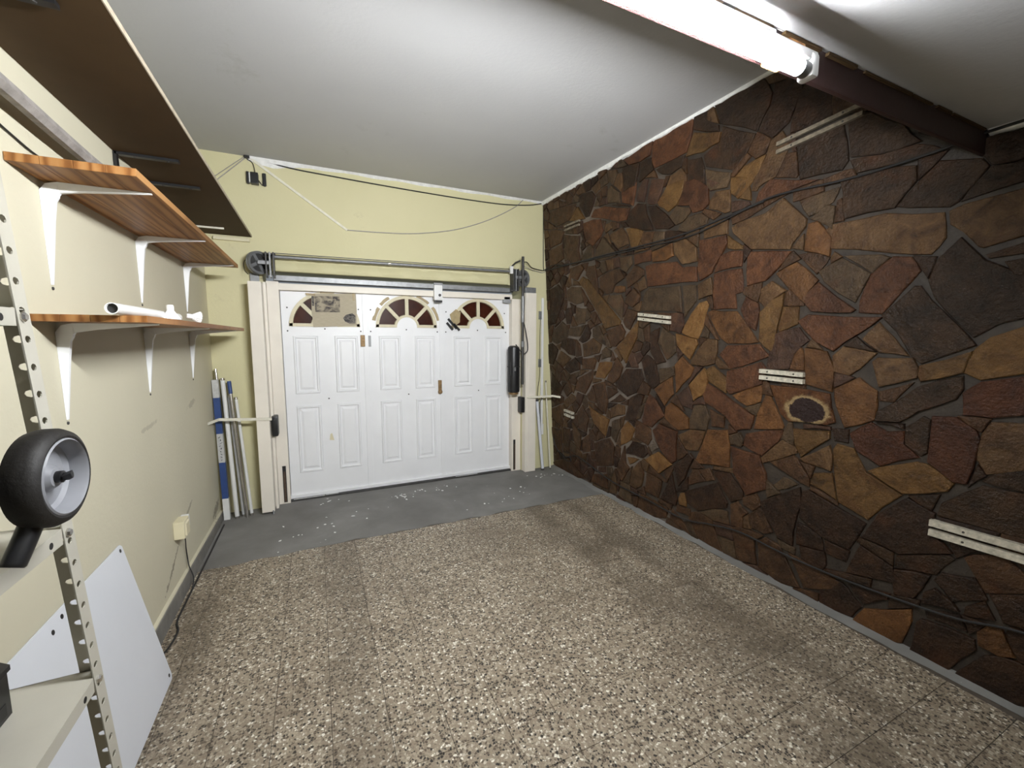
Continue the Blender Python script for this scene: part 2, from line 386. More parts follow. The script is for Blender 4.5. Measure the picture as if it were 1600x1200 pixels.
# floor: slab, terrazzo tiles, concrete strip at the door
TS, TX0, TY0 = .2055, -0.829, 0.118
slab = MB().box(XL-.15, 2.75, YN-.1, 4.9, -.12, -.004)
floor = struct(slab.build('floor', 'joint_dirt'))
ntile = 0; tile_me = None
for j in range(15):
    for i in range(17):
        x0, y0 = TX0+i*TS, TY0+j*TS
        x1, y1 = x0+TS, y0+TS
        if x0 < XL-.15 or y1 < .2: continue
        xa, xb, ya, yb = max(x0, XL)+.0012, min(x1, 2.475)-.0012, y0+.0012, min(y1, 3.20)-.0012
        if xb-xa < .03 or yb-ya < .03: continue
        if i in (0, 16) or yb-ya < .19:
            dz = random.uniform(-.0006, .0004)
            MB().box(xa, xb, ya, yb, -.012, dz, .001).build('tile', 'terrazzo', floor, loc=((xa+xb)/2, (ya+yb)/2, 0))
        else:
            if tile_me is None:
                tile_me = MB().box(xa, xb, ya, yb, -.012, 0, .001).build('tile', 'terrazzo', floor, loc=((xa+xb)/2, (ya+yb)/2, 0))
            else:
                c = tile_me.copy(); COL.objects.link(c); c.parent = floor
                c.location = ((xa+xb)/2, (ya+yb)/2, random.uniform(-.0006, .0004))
        ntile += 1
b = MB()
NX = 40; random.seed(3)
edge = [3.21+.012*math.sin(i*1.7)+random.uniform(-.008, .008)-(.05*max(0, .25-i/NX)*4) for i in range(NX+1)]
vs = []; xs = [XL+(2.50-XL)*i/NX for i in range(NX+1)]
for i in range(NX+1): vs += [(xs[i], edge[i], .0012), (xs[i], 4.6, .0012), (xs[i], edge[i], -.02), (xs[i], 4.6, -.02)]
fs = []
for i in range(NX):
    a = i*4; fs += [(a, a+4, a+5, a+1), (a, a+2, a+6, a+4)]
MB().add(vs, fs).build('concrete_strip', 'concrete', floor)
# cement smeared along the foot of the stone wall
vs, fs = [], []
ys = [.1+i*.1 for i in range(42)]
for i, y in enumerate(ys): vs += [(2.478+.016*(4.17-y)+.02, y, .02), (2.478+.016*(4.17-y)-random.uniform(.035, .065), y, .0012), (2.478+.016*(4.17-y)+.02, y, -.01)]
for i in range(len(ys)-1):
    a = i*3; fs += [(a, a+1, a+4, a+3), (a+1, a+2, a+5, a+4)]
MB().add(vs, fs).build('cement_edging', 'concrete', floor)
# terrazzo behind the camera
MB().box(XL, 2.6, YN, .325, -.012, -.0005).build('rear_floor', 'terrazzo', floor)

# walls and ceilings
struct(MB().box(XL-.15, XL, YN, 4.9, -.05, ZH+.1).build('wall_left', 'cream_plaster'))
struct(MB().box(XL-.15, 2.8, YN-.15, YN, -.05, ZL+.1).build('wall_rear', 'cream_plaster'))
wb = MB()
wb.box(XL-.02, -.374, YB, YB+.28, -.02, ZH+.05).box(2.06, 2.75, YB, YB+.28, -.02, ZH+.05).box(-.374, 2.06, YB, YB+.28, 2.055, ZH+.05)
wall_back = struct(wb.build('wall_back', 'yellow_plaster'))
# rough plaster lip above the door opening
vs, fs = [], []; n = 44
for i in range(n+1):
    x = -.28+(1.88+.28)*i/n; k = .010*math.sin(i*.9)+.008*math.sin(i*2.3+1)+.004*random.random()
    prof = [(YB+.002, 2.150+k), (YB-.014, 2.128+k), (YB-.030, 2.085+k*.5), (YB-.018, 2.058), (YB+.03, 2.052)]
    vs += [(x, y, z) for y, z in prof]
for i in range(n):
    for k in range(4): a = i*5+k; fs.append((a, a+5, a+6, a+1))
fs += [tuple(range(5)), tuple(n*5+k for k in range(5))[::-1]]
MB().add(vs, fs).build('plaster_lip', 'yellow_plaster', wall_back, True)

MB_c = MB().box(XL-.1, 2.75, YS+.005, 4.6, ZH, ZH+.12)
struct(MB_c.build('ceiling', 'ceiling_white'))
struct(MB().box(XL-.1, 2.75, YN-.1, YS+.005, ZL, ZL+.12).build('ceiling_low', 'ceiling_white'))
# the drop between the ceilings: dark painted beam with the upstand above it
bm_ = struct(MB().box(XL-.05, 2.70, YS, YS+.014, 2.208, ZL+.02, .003).build('trim_1', 'dark_beam'))
MB().box(XL-.05, 2.70, YS+.002, YS+.012, ZL+.01, ZH+.05).build('upstand', 'ceiling_white', bm_)
rs = random.Random(5)
cr = MB()
x = XL
while x < 2.36:
    x2 = x+rs.uniform(.10, .3); cr.box(x, min(x2, 2.38), YS-.006-rs.uniform(0, .005), YS+.004, ZL-.007-rs.uniform(0, .006), ZL-.003); x = x2+rs.uniform(.0, .05)
cr.build('plaster_edge', 'hardboard_brown', bm_)
# white filler line between the back wall and the ceiling
vs, fs = [], []; n = 30
for i in range(n+1):
    x = -.43+(2.30+.43)*i/n; h = .022+.006*math.sin(i*1.3)+(.05*max(0, 1-abs(i-2)/3.0))
    vs += [(x, YB+.004, ZH-h), (x, YB-.008, ZH-h*.6), (x, YB-.022, ZH+.002)]
for i in range(n): a = i*3; fs += [(a, a+3, a+4, a+1), (a+1, a+4, a+5, a+2)]
struct(MB().add(vs, fs).build('trim_2', 'white_filler', None, True))
# white chipped filler line between the stone wall and the ceiling
vs, fs = [], []; n = 60
for i in range(n+1):
    y = .86+(4.16-.86)*i/n; h = .014+.010*abs(math.sin(i*2.1))*rs.random()+(.02 if i > 38 else 0)*rs.random()
    xr = XR(y, ZH)
    vs += [(xr+.012, y, ZH-h-.006), (xr-.010, y, ZH-h), (xr-.016, y, ZH+.003)]
for i in range(n): a = i*3; fs += [(a, a+3, a+4, a+1), (a+1, a+4, a+5, a+2)]
struct(MB().add(vs, fs).build('trim_3', 'white_filler'))
vs, fs = [], []; n = 22
for i in range(n+1):
    y = -.5+(.785+.5)*i/n; h = .012+.012*rs.random(); xr = XR(y, ZL)
    vs += [(xr+.012, y, ZL-h-.006), (xr-.010, y, ZL-h), (xr-.018, y, ZL+.003)]
for i in range(n): a = i*3; fs += [(a, a+3, a+4, a+1), (a+1, a+4, a+5, a+2)]
struct(MB().add(vs, fs).build('trim_4', 'white_filler'))
# cement skirting on the left
vs, fs = [], []; n = 26
for i in range(n+1):
    y = YN+(4.16-YN)*i/n; h = (.094 if y < 2.7 else .094-.034*(y-2.7)/1.4)+rs.uniform(-.002, .002)
    vs += [(XL-.002, y, h), (XL+.014, y, h-.002), (XL+.019, y, h-.008), (XL+.026, y, 0)]
for i in range(n):
    for k in range(3): a = i*4+k; fs.append((a, a+1, a+5, a+4))
bl = struct(MB().add(vs, fs).build('baseboard_left', 'skirting_cement'))
vs, fs = [], []
for i in range(n+1):
    y = YN+(4.16-YN)*i/n; h = (.094 if y < 2.7 else .094-.034*(y-2.7)/1.4)
    vs += [(XL-.001, y, h+.006), (XL+.014, y, h+.003), (XL+.015, y, h-.004)]
for i in range(n):
    for k in range(2): a = i*3+k; fs.append((a, a+1, a+4, a+3))
MB().add(vs, fs).build('top_edge', 'cream_plaster', bl)

# stone wall: mortar bed and the flat stones set in it (outlines in mm: along the wall, height)
NR = Vector((-1, -.016, -.062)).normalized()
def WP(y, z, h=0.0): return Vector((XR(y, z), y, z)) + NR*h
bed = MB(); q = [WP(YN, -.03, -.010), WP(4.30, -.03, -.010), WP(4.30, 3.0, -.010), WP(YN, 3.0, -.010)]
bed.prism(q, (.2, 0, 0))
wall_right = struct(bed.build('wall_right', 'mortar'))
STONES = """
d 928,1748 906,1830 837,1909 762,1807 587,1694 473,1626 706,1561 776,1505 814,1550 866,1616 904,1674
d 577,2662 577,2584 672,2486 953,2460 984,2580 953,2626
t 1351,2049 1319,2071 1097,2068 899,2023 887,1919 930,1859 1065,1889 1358,1961
k 999,2374 953,2451 676,2478 726,2345 869,2271
d 1090,1603 975,1729 954,1727 915,1662 801,1522 767,1473 934,1390 969,1421 1027,1529
d 825,776 761,843 710,891 490,900 391,727 837,715
k 1112,489 1049,637 944,756 845,718 851,624 780,560 959,472
t 880,2023 835,2039 559,2074 428,1949 772,1859 786,1867 832,1931 873,1969
d 593,2728 593,2668 952,2634 992,2769 918,2850
d 1285,2262 1130,2271 1001,2242 997,2177 1067,2086 1261,2086 1272,2207
d 1058,2089 992,2166 923,2234 799,2199 777,2165 822,2104 857,2055 882,2042 1015,2073
y 1262,914 1245,946 1170,937 1115,831 968,762 1038,678 1092,590 1226,636 1250,784
R 880,1156 803,1164 743,1119 730,1086 740,965 756,887 797,884 883,952 879,1080
y 766,1458 728,1502 545,1606 525,1388 744,1332 794,1358
t 1879,2179 1836,2200 1668,2210 1568,2266 1443,2128 1448,2090 1511,2017 1524,1988 1749,2029 1870,2147
d 1271,2562 1180,2536 1052,2428 988,2337 1134,2339 1249,2367 1260,2465
R 789,1272 739,1323 543,1379 530,1223 700,1185 783,1181
d 1507,2547 1291,2542 1273,2448 1262,2357 1288,2322 1483,2339
k 1160,2644 1115,2767 999,2766 960,2630 990,2585 1145,2598
d 2022,2965 1721,2980 1649,2842 1665,2784 1732,2679 1908,2786 1974,2824
k 877,167 860,191 688,208 681,164 760,3 826,5 892,9
k 1406,631 1373,650 1101,565 1167,396 1297,409 1414,474
t 725,1107 702,1162 368,1215 457,1047 700,946 731,999
r 1138,1804 1059,1870 994,1857 960,1792 1022,1710 1088,1616 1181,1626 1179,1682
k 735,10 654,154 608,188 559,196 265,152 458,76 566,4
d 1080,1149 936,1282 797,1342 793,1287 812,1244 930,1173 995,1111 1088,1100
N 1609,1221 1293,1206 1262,1060 1304,1038 1498,1024 1543,1062
b 1114,2940 948,2940 924,2856 998,2774 1116,2775 1149,2818
k 1173,2541 1146,2590 992,2577 960,2456 997,2392
R 1190,1015 1102,1088 1038,1053 975,1071 976,1008 917,960 1057,881 1160,934
y 1104,842 1056,875 924,935 887,935 796,874 813,836 963,773
r 1462,1592 1411,1625 1087,1598 1171,1527 1285,1435 1367,1481 1420,1536
o 1270,1236 1165,1305 1089,1244 1092,1104 1215,1042 1261,1156
b 670,437 741,559 714,584 629,625 511,532
k 1632,2882 1502,2856 1483,2778 1552,2653 1637,2607 1713,2671 1651,2778
k 1652,479 1421,649 1410,538 1435,465 1451,284 1534,294 1609,395
k 649,712 655,650 765,546 832,708
o 1128,16 1084,103 899,219 896,155 927,25 951,8 1040,2
k 1469,2816 1347,2712 1342,2593 1541,2593 1535,2646
b 1155,2813 1123,2771 1166,2649 1339,2706 1339,2714 1232,2820
d 1952,2796 1741,2669 1799,2582 1881,2521 2072,2604 2091,2679 1973,2712
r 2524,2957 2181,2989 2193,2837 2233,2751 2526,2748 2558,2815
g 1369,1847 1265,1895 1143,1805 1200,1677 1342,1792
r 1863,784 1668,774 1625,671 1622,573 1747,488 1841,615
k 833,2268 697,2264 658,2163 768,2167
b 1662,210 1613,258 1525,241 1437,88 1406,40 1525,6 1653,40
g 1346,2940 1320,2940 1238,2825 1344,2720 1409,2776
p 1629,1365 1595,1523 1461,1557 1405,1487 1483,1408 1508,1327 1635,1319
k 1301,186 1193,192 1162,172 1096,110 1138,25 1294,10
o 2051,1671 2021,1682 1843,1665 1695,1474 1761,1465 1903,1467 1951,1500 2000,1576
k 658,435 436,567 443,356 611,337
r 2046,1185 1975,1157 1708,1018 1731,932 1828,904 1904,985 2066,1057 2087,1109
b 1338,2697 1167,2641 1153,2594 1178,2547 1191,2548 1333,2589
r 2633,2058 2551,2065 2325,2044 2268,1996 2142,1982 2141,1884 2350,1894 2607,1898
t 1111,1385 1092,1407 964,1410 943,1365 945,1324 1080,1270
r 2009,1914 1813,1923 1802,1783 1854,1772 1843,1684 2001,1686 2013,1786
o 1423,1445 1315,1428 1281,1342 1282,1221 1409,1249
k 829,409 805,453 706,483 663,408 765,341
k 1152,331 1117,440 982,391 973,315 1172,262
o 2138,623 2043,861 1888,892 1875,641 2105,603
g 1310,2940 1122,2940 1156,2821 1231,2828
d 1248,2352 1133,2332 998,2328 913,2277 1219,2284
r 1769,1984 1749,2011 1517,1974 1557,1922 1657,1835 1769,1818
g 2650,1853 2594,1887 2291,1869 2273,1683 2374,1697 2696,1715
d 795,544 770,536 825,434 973,391 968,459
t 1730,2426 1667,2526 1646,2593 1585,2619 1548,2531 1613,2397 1743,2360
d 761,1830 404,1918 521,1813 750,1814
r 1900,1284 1676,1355 1635,1311 1664,1223 1878,1134 1902,1165
y 934,1379 775,1448 798,1357 929,1310 939,1336
d 770,2159 563,2151 388,2109 742,2071 847,2052 819,2099
r 1428,1734 1367,1788 1198,1640 1214,1628 1399,1644 1433,1687
k 2242,345 1966,504 1885,385 1894,345 2125,237 2218,262
y 1687,1485 1684,1652 1623,1708 1544,1752 1556,1667 1588,1523 1607,1419
r 1959,1391 1903,1451 1687,1462 1622,1392 1725,1352 1881,1302
r 2126,2018 2122,2151 1923,2143 1913,2094 1977,2002 2024,1928 2115,1889 2131,1968
o 1591,1863 1481,1910 1373,1802 1422,1747 1433,1687
d 712,912 650,991 407,1004 389,909 660,903
b 1471,225 1199,188 1234,131 1378,56
t 1284,1409 1239,1456 1098,1429 1127,1396 1205,1315 1280,1329
o 679,250 652,298 617,316 571,211 615,189 672,195
d 970,1090 912,1150 887,1138 890,989 909,968 969,1010
p 1514,2940 1355,2940 1416,2781 1491,2846
y 3538,2044 3472,2085 3391,2051 2931,1641 2948,1609 3142,1579 3285,1771 3437,1961
t 1159,1495 1096,1574 1038,1502 978,1421 1088,1435
k 972,383 843,420 869,342 893,282 965,259
r 2302,2424 2235,2561 2161,2554 2059,2475 2053,2370 2098,2342 2175,2345 2202,2398
b 1843,228 1724,261 1630,260 1688,199 1667,51 1801,18
r 1710,2341 1643,2390 1388,2309 1569,2293 1732,2283
y 1468,985 1284,1007 1283,966 1421,831 1458,904
o 1443,1964 1429,2099 1386,2101 1322,2012 1324,1917 1437,1963
r 1772,815 1756,894 1525,965 1553,890 1652,778
o 1706,937 1684,1038 1638,1156 1607,1152 1526,988 1533,972
r 2567,755 2497,821 2315,796 2328,562 2366,531 2485,614
y 1885,2458 1807,2514 1676,2533 1726,2443 1794,2375 1846,2344 1873,2379
k 2876,1235 2690,1248 2662,1165 2754,1038 2866,990 3008,1065 3024,1098
b 361,719 306,654 504,536 647,650 641,712
Y 2267,1546 2244,1591 2124,1736 2062,1748 2047,1718 2091,1578 2133,1495 2267,1532
b 1595,753 1463,827 1434,805 1376,724 1374,672 1458,698
y 2167,2846 1968,2770 1984,2716 2103,2704 2233,2721
g 1479,2228 1355,2237 1292,2243 1323,2179 1431,2138
t 2187,1336 2111,1438 2049,1491 1979,1483 1978,1415 1997,1329 2089,1306 2187,1309
d 2219,2695 2116,2674 2090,2591 2083,2470 2212,2498
k 2845,2445 2798,2512 2709,2547 2626,2520 2613,2446 2561,2350 2548,2310 2629,2327 2801,2389
b 3364,464 3123,569 3052,499 3077,309 3333,236
y 2494,2498 2407,2580 2246,2581 2268,2496 2319,2433 2396,2405 2482,2468
k 2008,584 1869,598 1774,505 1773,453 1856,405 1946,510
b 2206,155 1993,174 1919,16 2123,28
r 3315,2600 3264,2648 3119,2637 2797,2537 2845,2455 2955,2470 3305,2586
t 2343,2176 2245,2192 2148,2114 2137,2019 2268,2018 2331,2094
r 2690,818 2658,942 2606,1045 2536,1012 2442,893 2581,774 2683,786
k 1427,437 1303,406 1287,330 1430,302
t 1427,821 1281,931 1267,878 1269,793 1399,806
g 1255,1906 1107,1887 1068,1869 1133,1809
b 2759,27 2724,168 2407,138 2435,52 2576,6
k 1158,211 984,248 988,218 1085,131
o 2429,966 2377,1009 2303,975 2208,914 2208,837 2303,808 2443,883
b 3779,2540 3493,2468 3522,2332 3496,2220 3639,2205 3767,2375
k 859,328 826,366 769,338 742,306 865,273
k 3811,1907 3994,1649 4103,1638 4085,2025 3912,2061 3818,1986
o 2339,1300 2267,1365 2162,1283 2192,1226 2327,1089 2333,1204
t 1444,859 1449,844 1643,735 1655,763 1530,903 1454,877
d 2156,2988 2046,2976 2068,2863 1986,2819 1985,2782 2168,2866
k 850,244 737,290 713,227 844,215
g 2078,2587 1892,2506 1923,2432 2040,2447 2064,2484
b 3216,2041 3070,2078 2935,2081 2872,1999 3005,1951 3042,1889 3130,1885 3210,1950
k 1272,250 1287,208 1398,224 1410,297 1282,323
g 2197,906 2152,1017 2065,1030 2033,945 2053,859 2196,839
y 2988,1420 2853,1531 2712,1644 2729,1509 2809,1391 2875,1280 2955,1376
r 2004,1925 1958,2023 1894,2040 1807,2028 1814,1938 1920,1938
t 2044,2383 2001,2426 1901,2412 1899,2283 1935,2281 2048,2337
k 2599,2499 2520,2483 2420,2398 2337,2299 2396,2285 2522,2313 2554,2367
r 1808,1674 1776,1750 1701,1706 1692,1653 1713,1547 1763,1579
b 1494,2366 1506,2355 1609,2388 1557,2494 1508,2483
r 3429,2501 3436,2566 3268,2566 3176,2544 3145,2439 3183,2393 3298,2337 3393,2402
y 1368,689 1350,754 1262,780 1238,646 1302,674
t 2303,769 2196,830 2064,847 2128,692 2231,677
t 1693,1721 1679,1786 1619,1824 1537,1765 1653,1680
b 1727,365 1660,435 1626,422 1574,310 1622,280 1707,286
k 2688,1311 2629,1366 2532,1309 2494,1150 2563,1092 2619,1127
t 1913,2150 2084,2157 2089,2226 2053,2239 1911,2260 1908,2252
g 2504,1460 2451,1577 2338,1509 2327,1396 2414,1335
b 1415,1220 1544,1226 1551,1246 1504,1320 1422,1318
y 1574,1552 1549,1674 1465,1669 1469,1578 1566,1537
b 4041,2726 4007,2821 3539,2772 3679,2647 3894,2640
k 726,304 720,343 670,398 636,332 702,307
b 1648,2606 1681,2541 1736,2533 1782,2585 1727,2672
b 1371,2303 1365,2245 1513,2233 1515,2290
d 981,399 1135,455 1125,483 984,467
k 994,2271 899,2269 989,2180
o 1860,1128 1664,1215 1673,1112 1760,1075
Y 2203,1160 2078,1289 2046,1220 2077,1110 2163,1053 2172,1089
Y 2326,1532 2144,1491 2133,1455 2198,1345 2314,1443
b 1475,1949 1423,1951 1324,1911 1340,1882 1381,1836
k 2354,514 2196,656 2161,626 2242,445 2303,365 2328,459
g 2290,2280 2213,2321 2108,2324 2057,2283 2067,2245 2202,2226 2302,2256
d 2876,2867 2684,2837 2731,2687 2862,2678
g 1424,2123 1347,2173 1311,2157 1318,2048 1379,2100
b 4203,37 3839,180 3514,48 3827,-21 4091,6
r 2856,2920 2524,2957 2574,2854 2675,2845 2800,2865
g 2267,1867 2148,1859 2148,1755 2222,1680 2250,1641
y 2068,1272 2007,1311 1904,1242 1907,1139 2036,1204
g 3274,2220 3242,2305 3147,2386 2963,2212 2972,2192 3210,2187
k 2905,779 2834,983 2739,1029 2664,1027 2759,805
t 2419,2570 2374,2643 2274,2663 2232,2608 2232,2515
b 1078,1245 953,1301 1022,1203 1076,1201
d 1062,283 1065,239 1241,202 1279,207 1272,228
b 3337,1055 3179,1095 3130,909 3172,781 3287,837
o 2549,1093 2364,1207 2352,1076 2442,974 2481,1019
k 2585,1539 2490,1578 2517,1460 2427,1315 2519,1289 2587,1388
Y 2658,483 2512,586 2366,520 2500,408
p 2605,2529 2556,2680 2431,2640 2468,2554 2507,2493 2585,2505
d 872,280 876,243 985,174 976,247
b 2767,804 2595,760 2582,677 2626,613 2786,643
k 356,358 300,246 343,172 559,204 599,295 594,331
g 1691,2940 1535,2940 1547,2873 1669,2898
d 707,1794 508,1800 519,1716 679,1741
r 2888,2601 2893,2687 2837,2749 2720,2712 2728,2648 2760,2542
b 2669,221 2644,376 2473,352 2516,196 2662,201
k 3488,2741 3473,2822 3295,2815 3241,2756 3282,2680 3343,2607 3393,2608
k 1283,392 1163,383 1178,318 1274,322
b 3115,1567 2923,1619 2876,1553 2902,1488 3005,1420 3058,1419 3099,1498
b 1877,2198 1890,2262 1820,2270 1706,2277 1687,2269 1681,2246
k 2488,206 2367,448 2316,257 2329,200
k 988,1864 910,1846 933,1758
Y 3431,828 3269,777 3117,741 3180,569 3355,660
b 1856,387 1809,422 1772,383 1769,251 1853,242
t 3059,2378 3024,2392 2893,2410 2833,2331 2819,2258 2946,2245 3043,2343
o 2556,2151 2361,2180 2349,2088 2422,2068 2551,2079
g 2384,2371 2313,2423 2202,2385 2191,2358 2257,2306 2325,2296
t 2853,195 2816,348 2719,455 2675,355 2708,231 2771,187
g 4053,1581 3864,1672 3748,1589 3779,1484 3985,1427 4089,1468
d 940,769 835,811 858,730 905,747
b 1359,2265 1363,2303 1266,2312 1238,2309 1222,2273
g 2113,232 1994,297 1884,322 1872,234 1983,216
b 3669,955 3592,1095 3351,1191 3355,1103 3490,936
g 3758,1980 3674,2010 3498,1991 3464,1842 3595,1827 3753,1876
t 3507,1435 3337,1498 3203,1439 3245,1355 3492,1308
d 2511,2732 2246,2736 2274,2673 2374,2654 2449,2678 2487,2707
g 3077,1870 2924,1867 2894,1801 2914,1651 3106,1816
k 2895,514 2811,603 2656,606 2627,547 2688,486 2896,478
p 2383,1553 2370,1682 2261,1674 2254,1589 2284,1531
b 729,1118 801,1172 704,1177
b 2856,2008 2748,2085 2647,2031 2648,1991 2735,1952 2843,1912
b 4065,2428 3809,2452 3784,2302 4054,2239
y 2846,2390 2786,2381 2649,2327 2686,2262 2730,2216 2790,2217
g 1809,15 1909,15 1958,117 1832,131
b 3083,1210 2991,1330 2917,1244 2962,1150 3051,1084 3141,1111
t 2148,2940 2022,2940 1983,2825 2158,2918
Y 2959,676 2872,774 2776,724 2827,611 2963,533
p 1838,138 1961,125 1994,195 1994,206 1852,229 1844,190
b 3636,730 3540,825 3437,697 3488,542 3623,555
p 2315,1071 2215,1154 2180,1078 2180,985 2267,1000
y 1889,2475 1783,2442 1799,2396 1857,2358 1887,2385
t 2124,1762 2130,1857 2029,1896 2017,1787 2103,1769
d 2667,2836 2558,2832 2535,2740 2609,2719 2687,2697
Y 3313,1144 3248,1271 3062,1281 3083,1210 3178,1119 3314,1120
o 1501,1328 1457,1459 1436,1431 1426,1326
b 1798,1772 1783,1808 1680,1824 1702,1716
g 3013,43 2973,192 2853,195 2824,26 2925,25
b 3023,300 2911,545 2898,383 2849,350 2955,198
k 658,304 703,224 730,295
b 3385,2168 3267,2162 3252,2080 3222,1894 3314,1984 3420,2090
k 3909,1401 3877,1497 3637,1484 3648,1315 3765,1324
b 4048,2636 3753,2572 3833,2463 4037,2449
b 1442,1675 1546,1682 1535,1757 1518,1770 1441,1684
b 2881,1693 2847,1744 2711,1706 2741,1676 2820,1563 2867,1585 2906,1640
g 2557,2159 2540,2254 2518,2295 2427,2275 2425,2179
g 2493,1261 2351,1290 2339,1223 2487,1141 2499,1240
g 3067,2644 3071,2750 3020,2780 2916,2694 2911,2602
b 1700,404 1765,423 1766,466 1683,522 1649,456
k 1273,1023 1197,1032 1199,964 1258,964
r 2753,2166 2563,2171 2577,2088 2748,2085
p 2065,2524 1911,2475 1928,2443 2040,2445 2064,2484
b 2861,1840 2766,1904 2694,1837 2709,1787 2785,1751 2878,1799
b 4197,472 3975,470 3967,206 4128,257
b 2026,1009 1914,974 1922,903 2012,894
b 3426,48 3379,143 3175,205 3161,56
b 1855,369 1818,410 1736,371 1844,264
k 4190,1424 4091,1440 3962,1372 4083,1197 4208,1205
b 4151,691 3954,765 3916,569 3946,505 4159,585
d 1104,1438 1237,1464 1184,1506
k 2417,2180 2419,2272 2398,2277 2250,2232 2257,2203
g 3596,1802 3425,1779 3454,1634 3584,1625 3625,1689
g 2700,1675 2650,1703 2551,1696 2559,1629 2664,1577 2711,1592
k 3849,1170 3820,1226 3648,1302 3561,1241 3565,1176 3754,1122
b 2509,1693 2378,1683 2391,1550 2489,1609
b 2526,2297 2590,2179 2619,2178 2676,2263 2643,2322
g 1465,889 1536,914 1499,1016 1480,1017
b 2207,437 2172,536 2127,549 2060,483 2206,407
t 3095,854 2986,911 2901,906 2904,826 3098,757
g 3081,736 2973,779 2967,686 3033,540 3104,598
p 2716,2564 2693,2647 2636,2705 2589,2690 2618,2597 2639,2538
g 1575,614 1516,680 1435,663 1544,592
g 2932,2175 2791,2162 2777,2099 2856,2039 2918,2079
b 3514,1295 3325,1315 3287,1281 3331,1192 3520,1192
b 3920,511 3792,522 3822,243 3939,228
p 1183,1303 1273,1243 1273,1320
b 1268,2078 1308,2079 1302,2179 1283,2186
k 751,874 729,979 703,936
b 2394,68 2368,154 2242,79 2193,17 2304,42
g 3333,1582 3234,1616 3172,1521 3147,1428 3336,1510
b 3686,2187 3487,2201 3447,2153 3559,2059 3669,2097
g 3463,2250 3376,2341 3317,2352 3284,2312 3288,2211 3444,2212
b 1582,1876 1506,1974 1465,1925
b 2299,574 2319,586 2309,763 2218,647
g 1874,860 1801,893 1773,848 1790,802 1863,810
g 2248,2205 2126,2229 2132,2111
p 1886,2336 1772,2305 1764,2285 1881,2271
t 3704,372 3738,602 3580,496 3612,324
t 3998,1245 3912,1360 3719,1285 3873,1182
b 1874,860 1801,893 1781,813 1863,802
b 1789,2580 1766,2554 1871,2478 1892,2485 1881,2511
k 4159,943 4117,1108 3927,968 3946,880
b 2003,210 2002,181 2184,165 2183,201 2130,226
y 1905,2139 1808,2059 1807,2040 1908,2062
y 3657,2636 3509,2735 3403,2599 3549,2604
g 1612,519 1616,631 1534,576
b 3559,460 3445,538 3433,355 3568,308
k 3571,1472 3412,1632 3365,1546 3399,1485 3506,1447
g 3052,2818 3064,2902 3059,2913 2950,2881 2935,2846 2994,2769
t 2987,2764 2928,2842 2882,2837 2873,2721 2900,2691
b 2116,552 2029,587 1987,516 2050,487
g 1515,239 1543,287 1438,274 1439,229
b 1592,1158 1658,1166 1655,1225 1639,1273
b 2665,1147 2587,1098 2620,1034 2745,1037
b 1302,15 1439,15 1409,31 1304,61
g 3752,1523 3723,1602 3519,1610 3546,1510
b 2058,1656 1963,1489 1984,1492 2077,1597
b 2191,221 2192,164 2331,152 2317,216
k 3810,1736 3770,1800 3687,1807 3656,1742 3697,1640 3768,1642
t 3143,23 3060,277 3027,150 3049,43
p 1508,2492 1524,2495 1562,2585 1519,2585
b 2102,2330 2080,2344 1959,2284 2017,2261
g 3206,1380 3148,1417 3059,1384 3079,1326 3209,1297
b 1366,674 1234,636 1230,614 1365,656
p 1410,1000 1415,1022 1283,1032 1279,1016
g 1698,1022 1773,1061 1666,1106
p 2798,1386 2769,1371 2727,1253 2799,1248 2842,1317
b 3469,926 3358,1041 3315,870 3428,880
t 1987,1329 1978,1373 1863,1295 1957,1297
g 2124,15 2182,15 2249,101 2199,130
k 3381,2827 3419,2926 3416,2940 3302,2940 3304,2837 3312,2824
b 1366,725 1421,801 1348,793
b 2630,382 2605,449 2438,369 2432,354
t 1510,1989 1453,2052 1453,1972
k 2325,323 2215,468 2214,370 2289,327 2323,315
b 2667,1456 2695,1394 2765,1378 2794,1392 2739,1480
t 2721,1940 2648,1981 2621,1890 2693,1867
b 1673,2248 1681,2278 1523,2288
b 2659,1570 2592,1604 2594,1464 2638,1472
t 1753,2361 1743,2422 1688,2404 1726,2353
b 3890,944 3770,1053 3717,936 3819,868
Y 2304,262 2279,322 2242,334 2230,227 2291,225
b 3676,2927 3582,2844 3605,2795 3616,2788 3713,2798 3723,2845
b 2423,353 2455,435 2362,514 2354,490
g 3072,2897 3059,2807 3156,2796 3172,2864
b 2384,1020 2328,1076 2249,960
b 2379,144 2519,157 2507,198 2364,193
k 2641,1464 2594,1456 2594,1409 2656,1352 2687,1391 2658,1456
k 978,1080 1080,1093 978,1105
y 1831,2340 1770,2387 1760,2309
g 3156,2065 3203,2127 3174,2180 3125,2181 3088,2082
t 1761,259 1763,333 1734,361 1712,273
b 3143,1051 2983,1022 3129,933
g 2712,1584 2667,1569 2646,1471 2661,1463 2725,1484
t 1337,1440 1418,1453 1391,1495
b 3111,911 2966,1001 2883,966 2969,925
b 3905,2200 3901,2266 3834,2282 3793,2257 3792,2160 3841,2125
p 2213,1169 2145,1300 2089,1298 2210,1164
t 3019,2183 3017,2087 3081,2086 3117,2181
t 3298,2832 3189,2870 3181,2864 3164,2792 3243,2771 3289,2821
t 1848,608 1997,593 2000,612 1852,636
p 3009,2087 3011,2183 2941,2185 2928,2092
k 1798,1959 1799,2028 1797,2064 1752,2020
b 2154,623 2076,577 2118,560 2192,538
b 3615,1484 3551,1434 3535,1319 3625,1303
k 3295,2842 3294,2940 3206,2940 3193,2877
o 3015,1897 2988,1943 2874,1931 2875,1884 2974,1882
b 2503,830 2449,877 2311,803
k 3885,2084 3807,2140 3726,2104 3818,1986
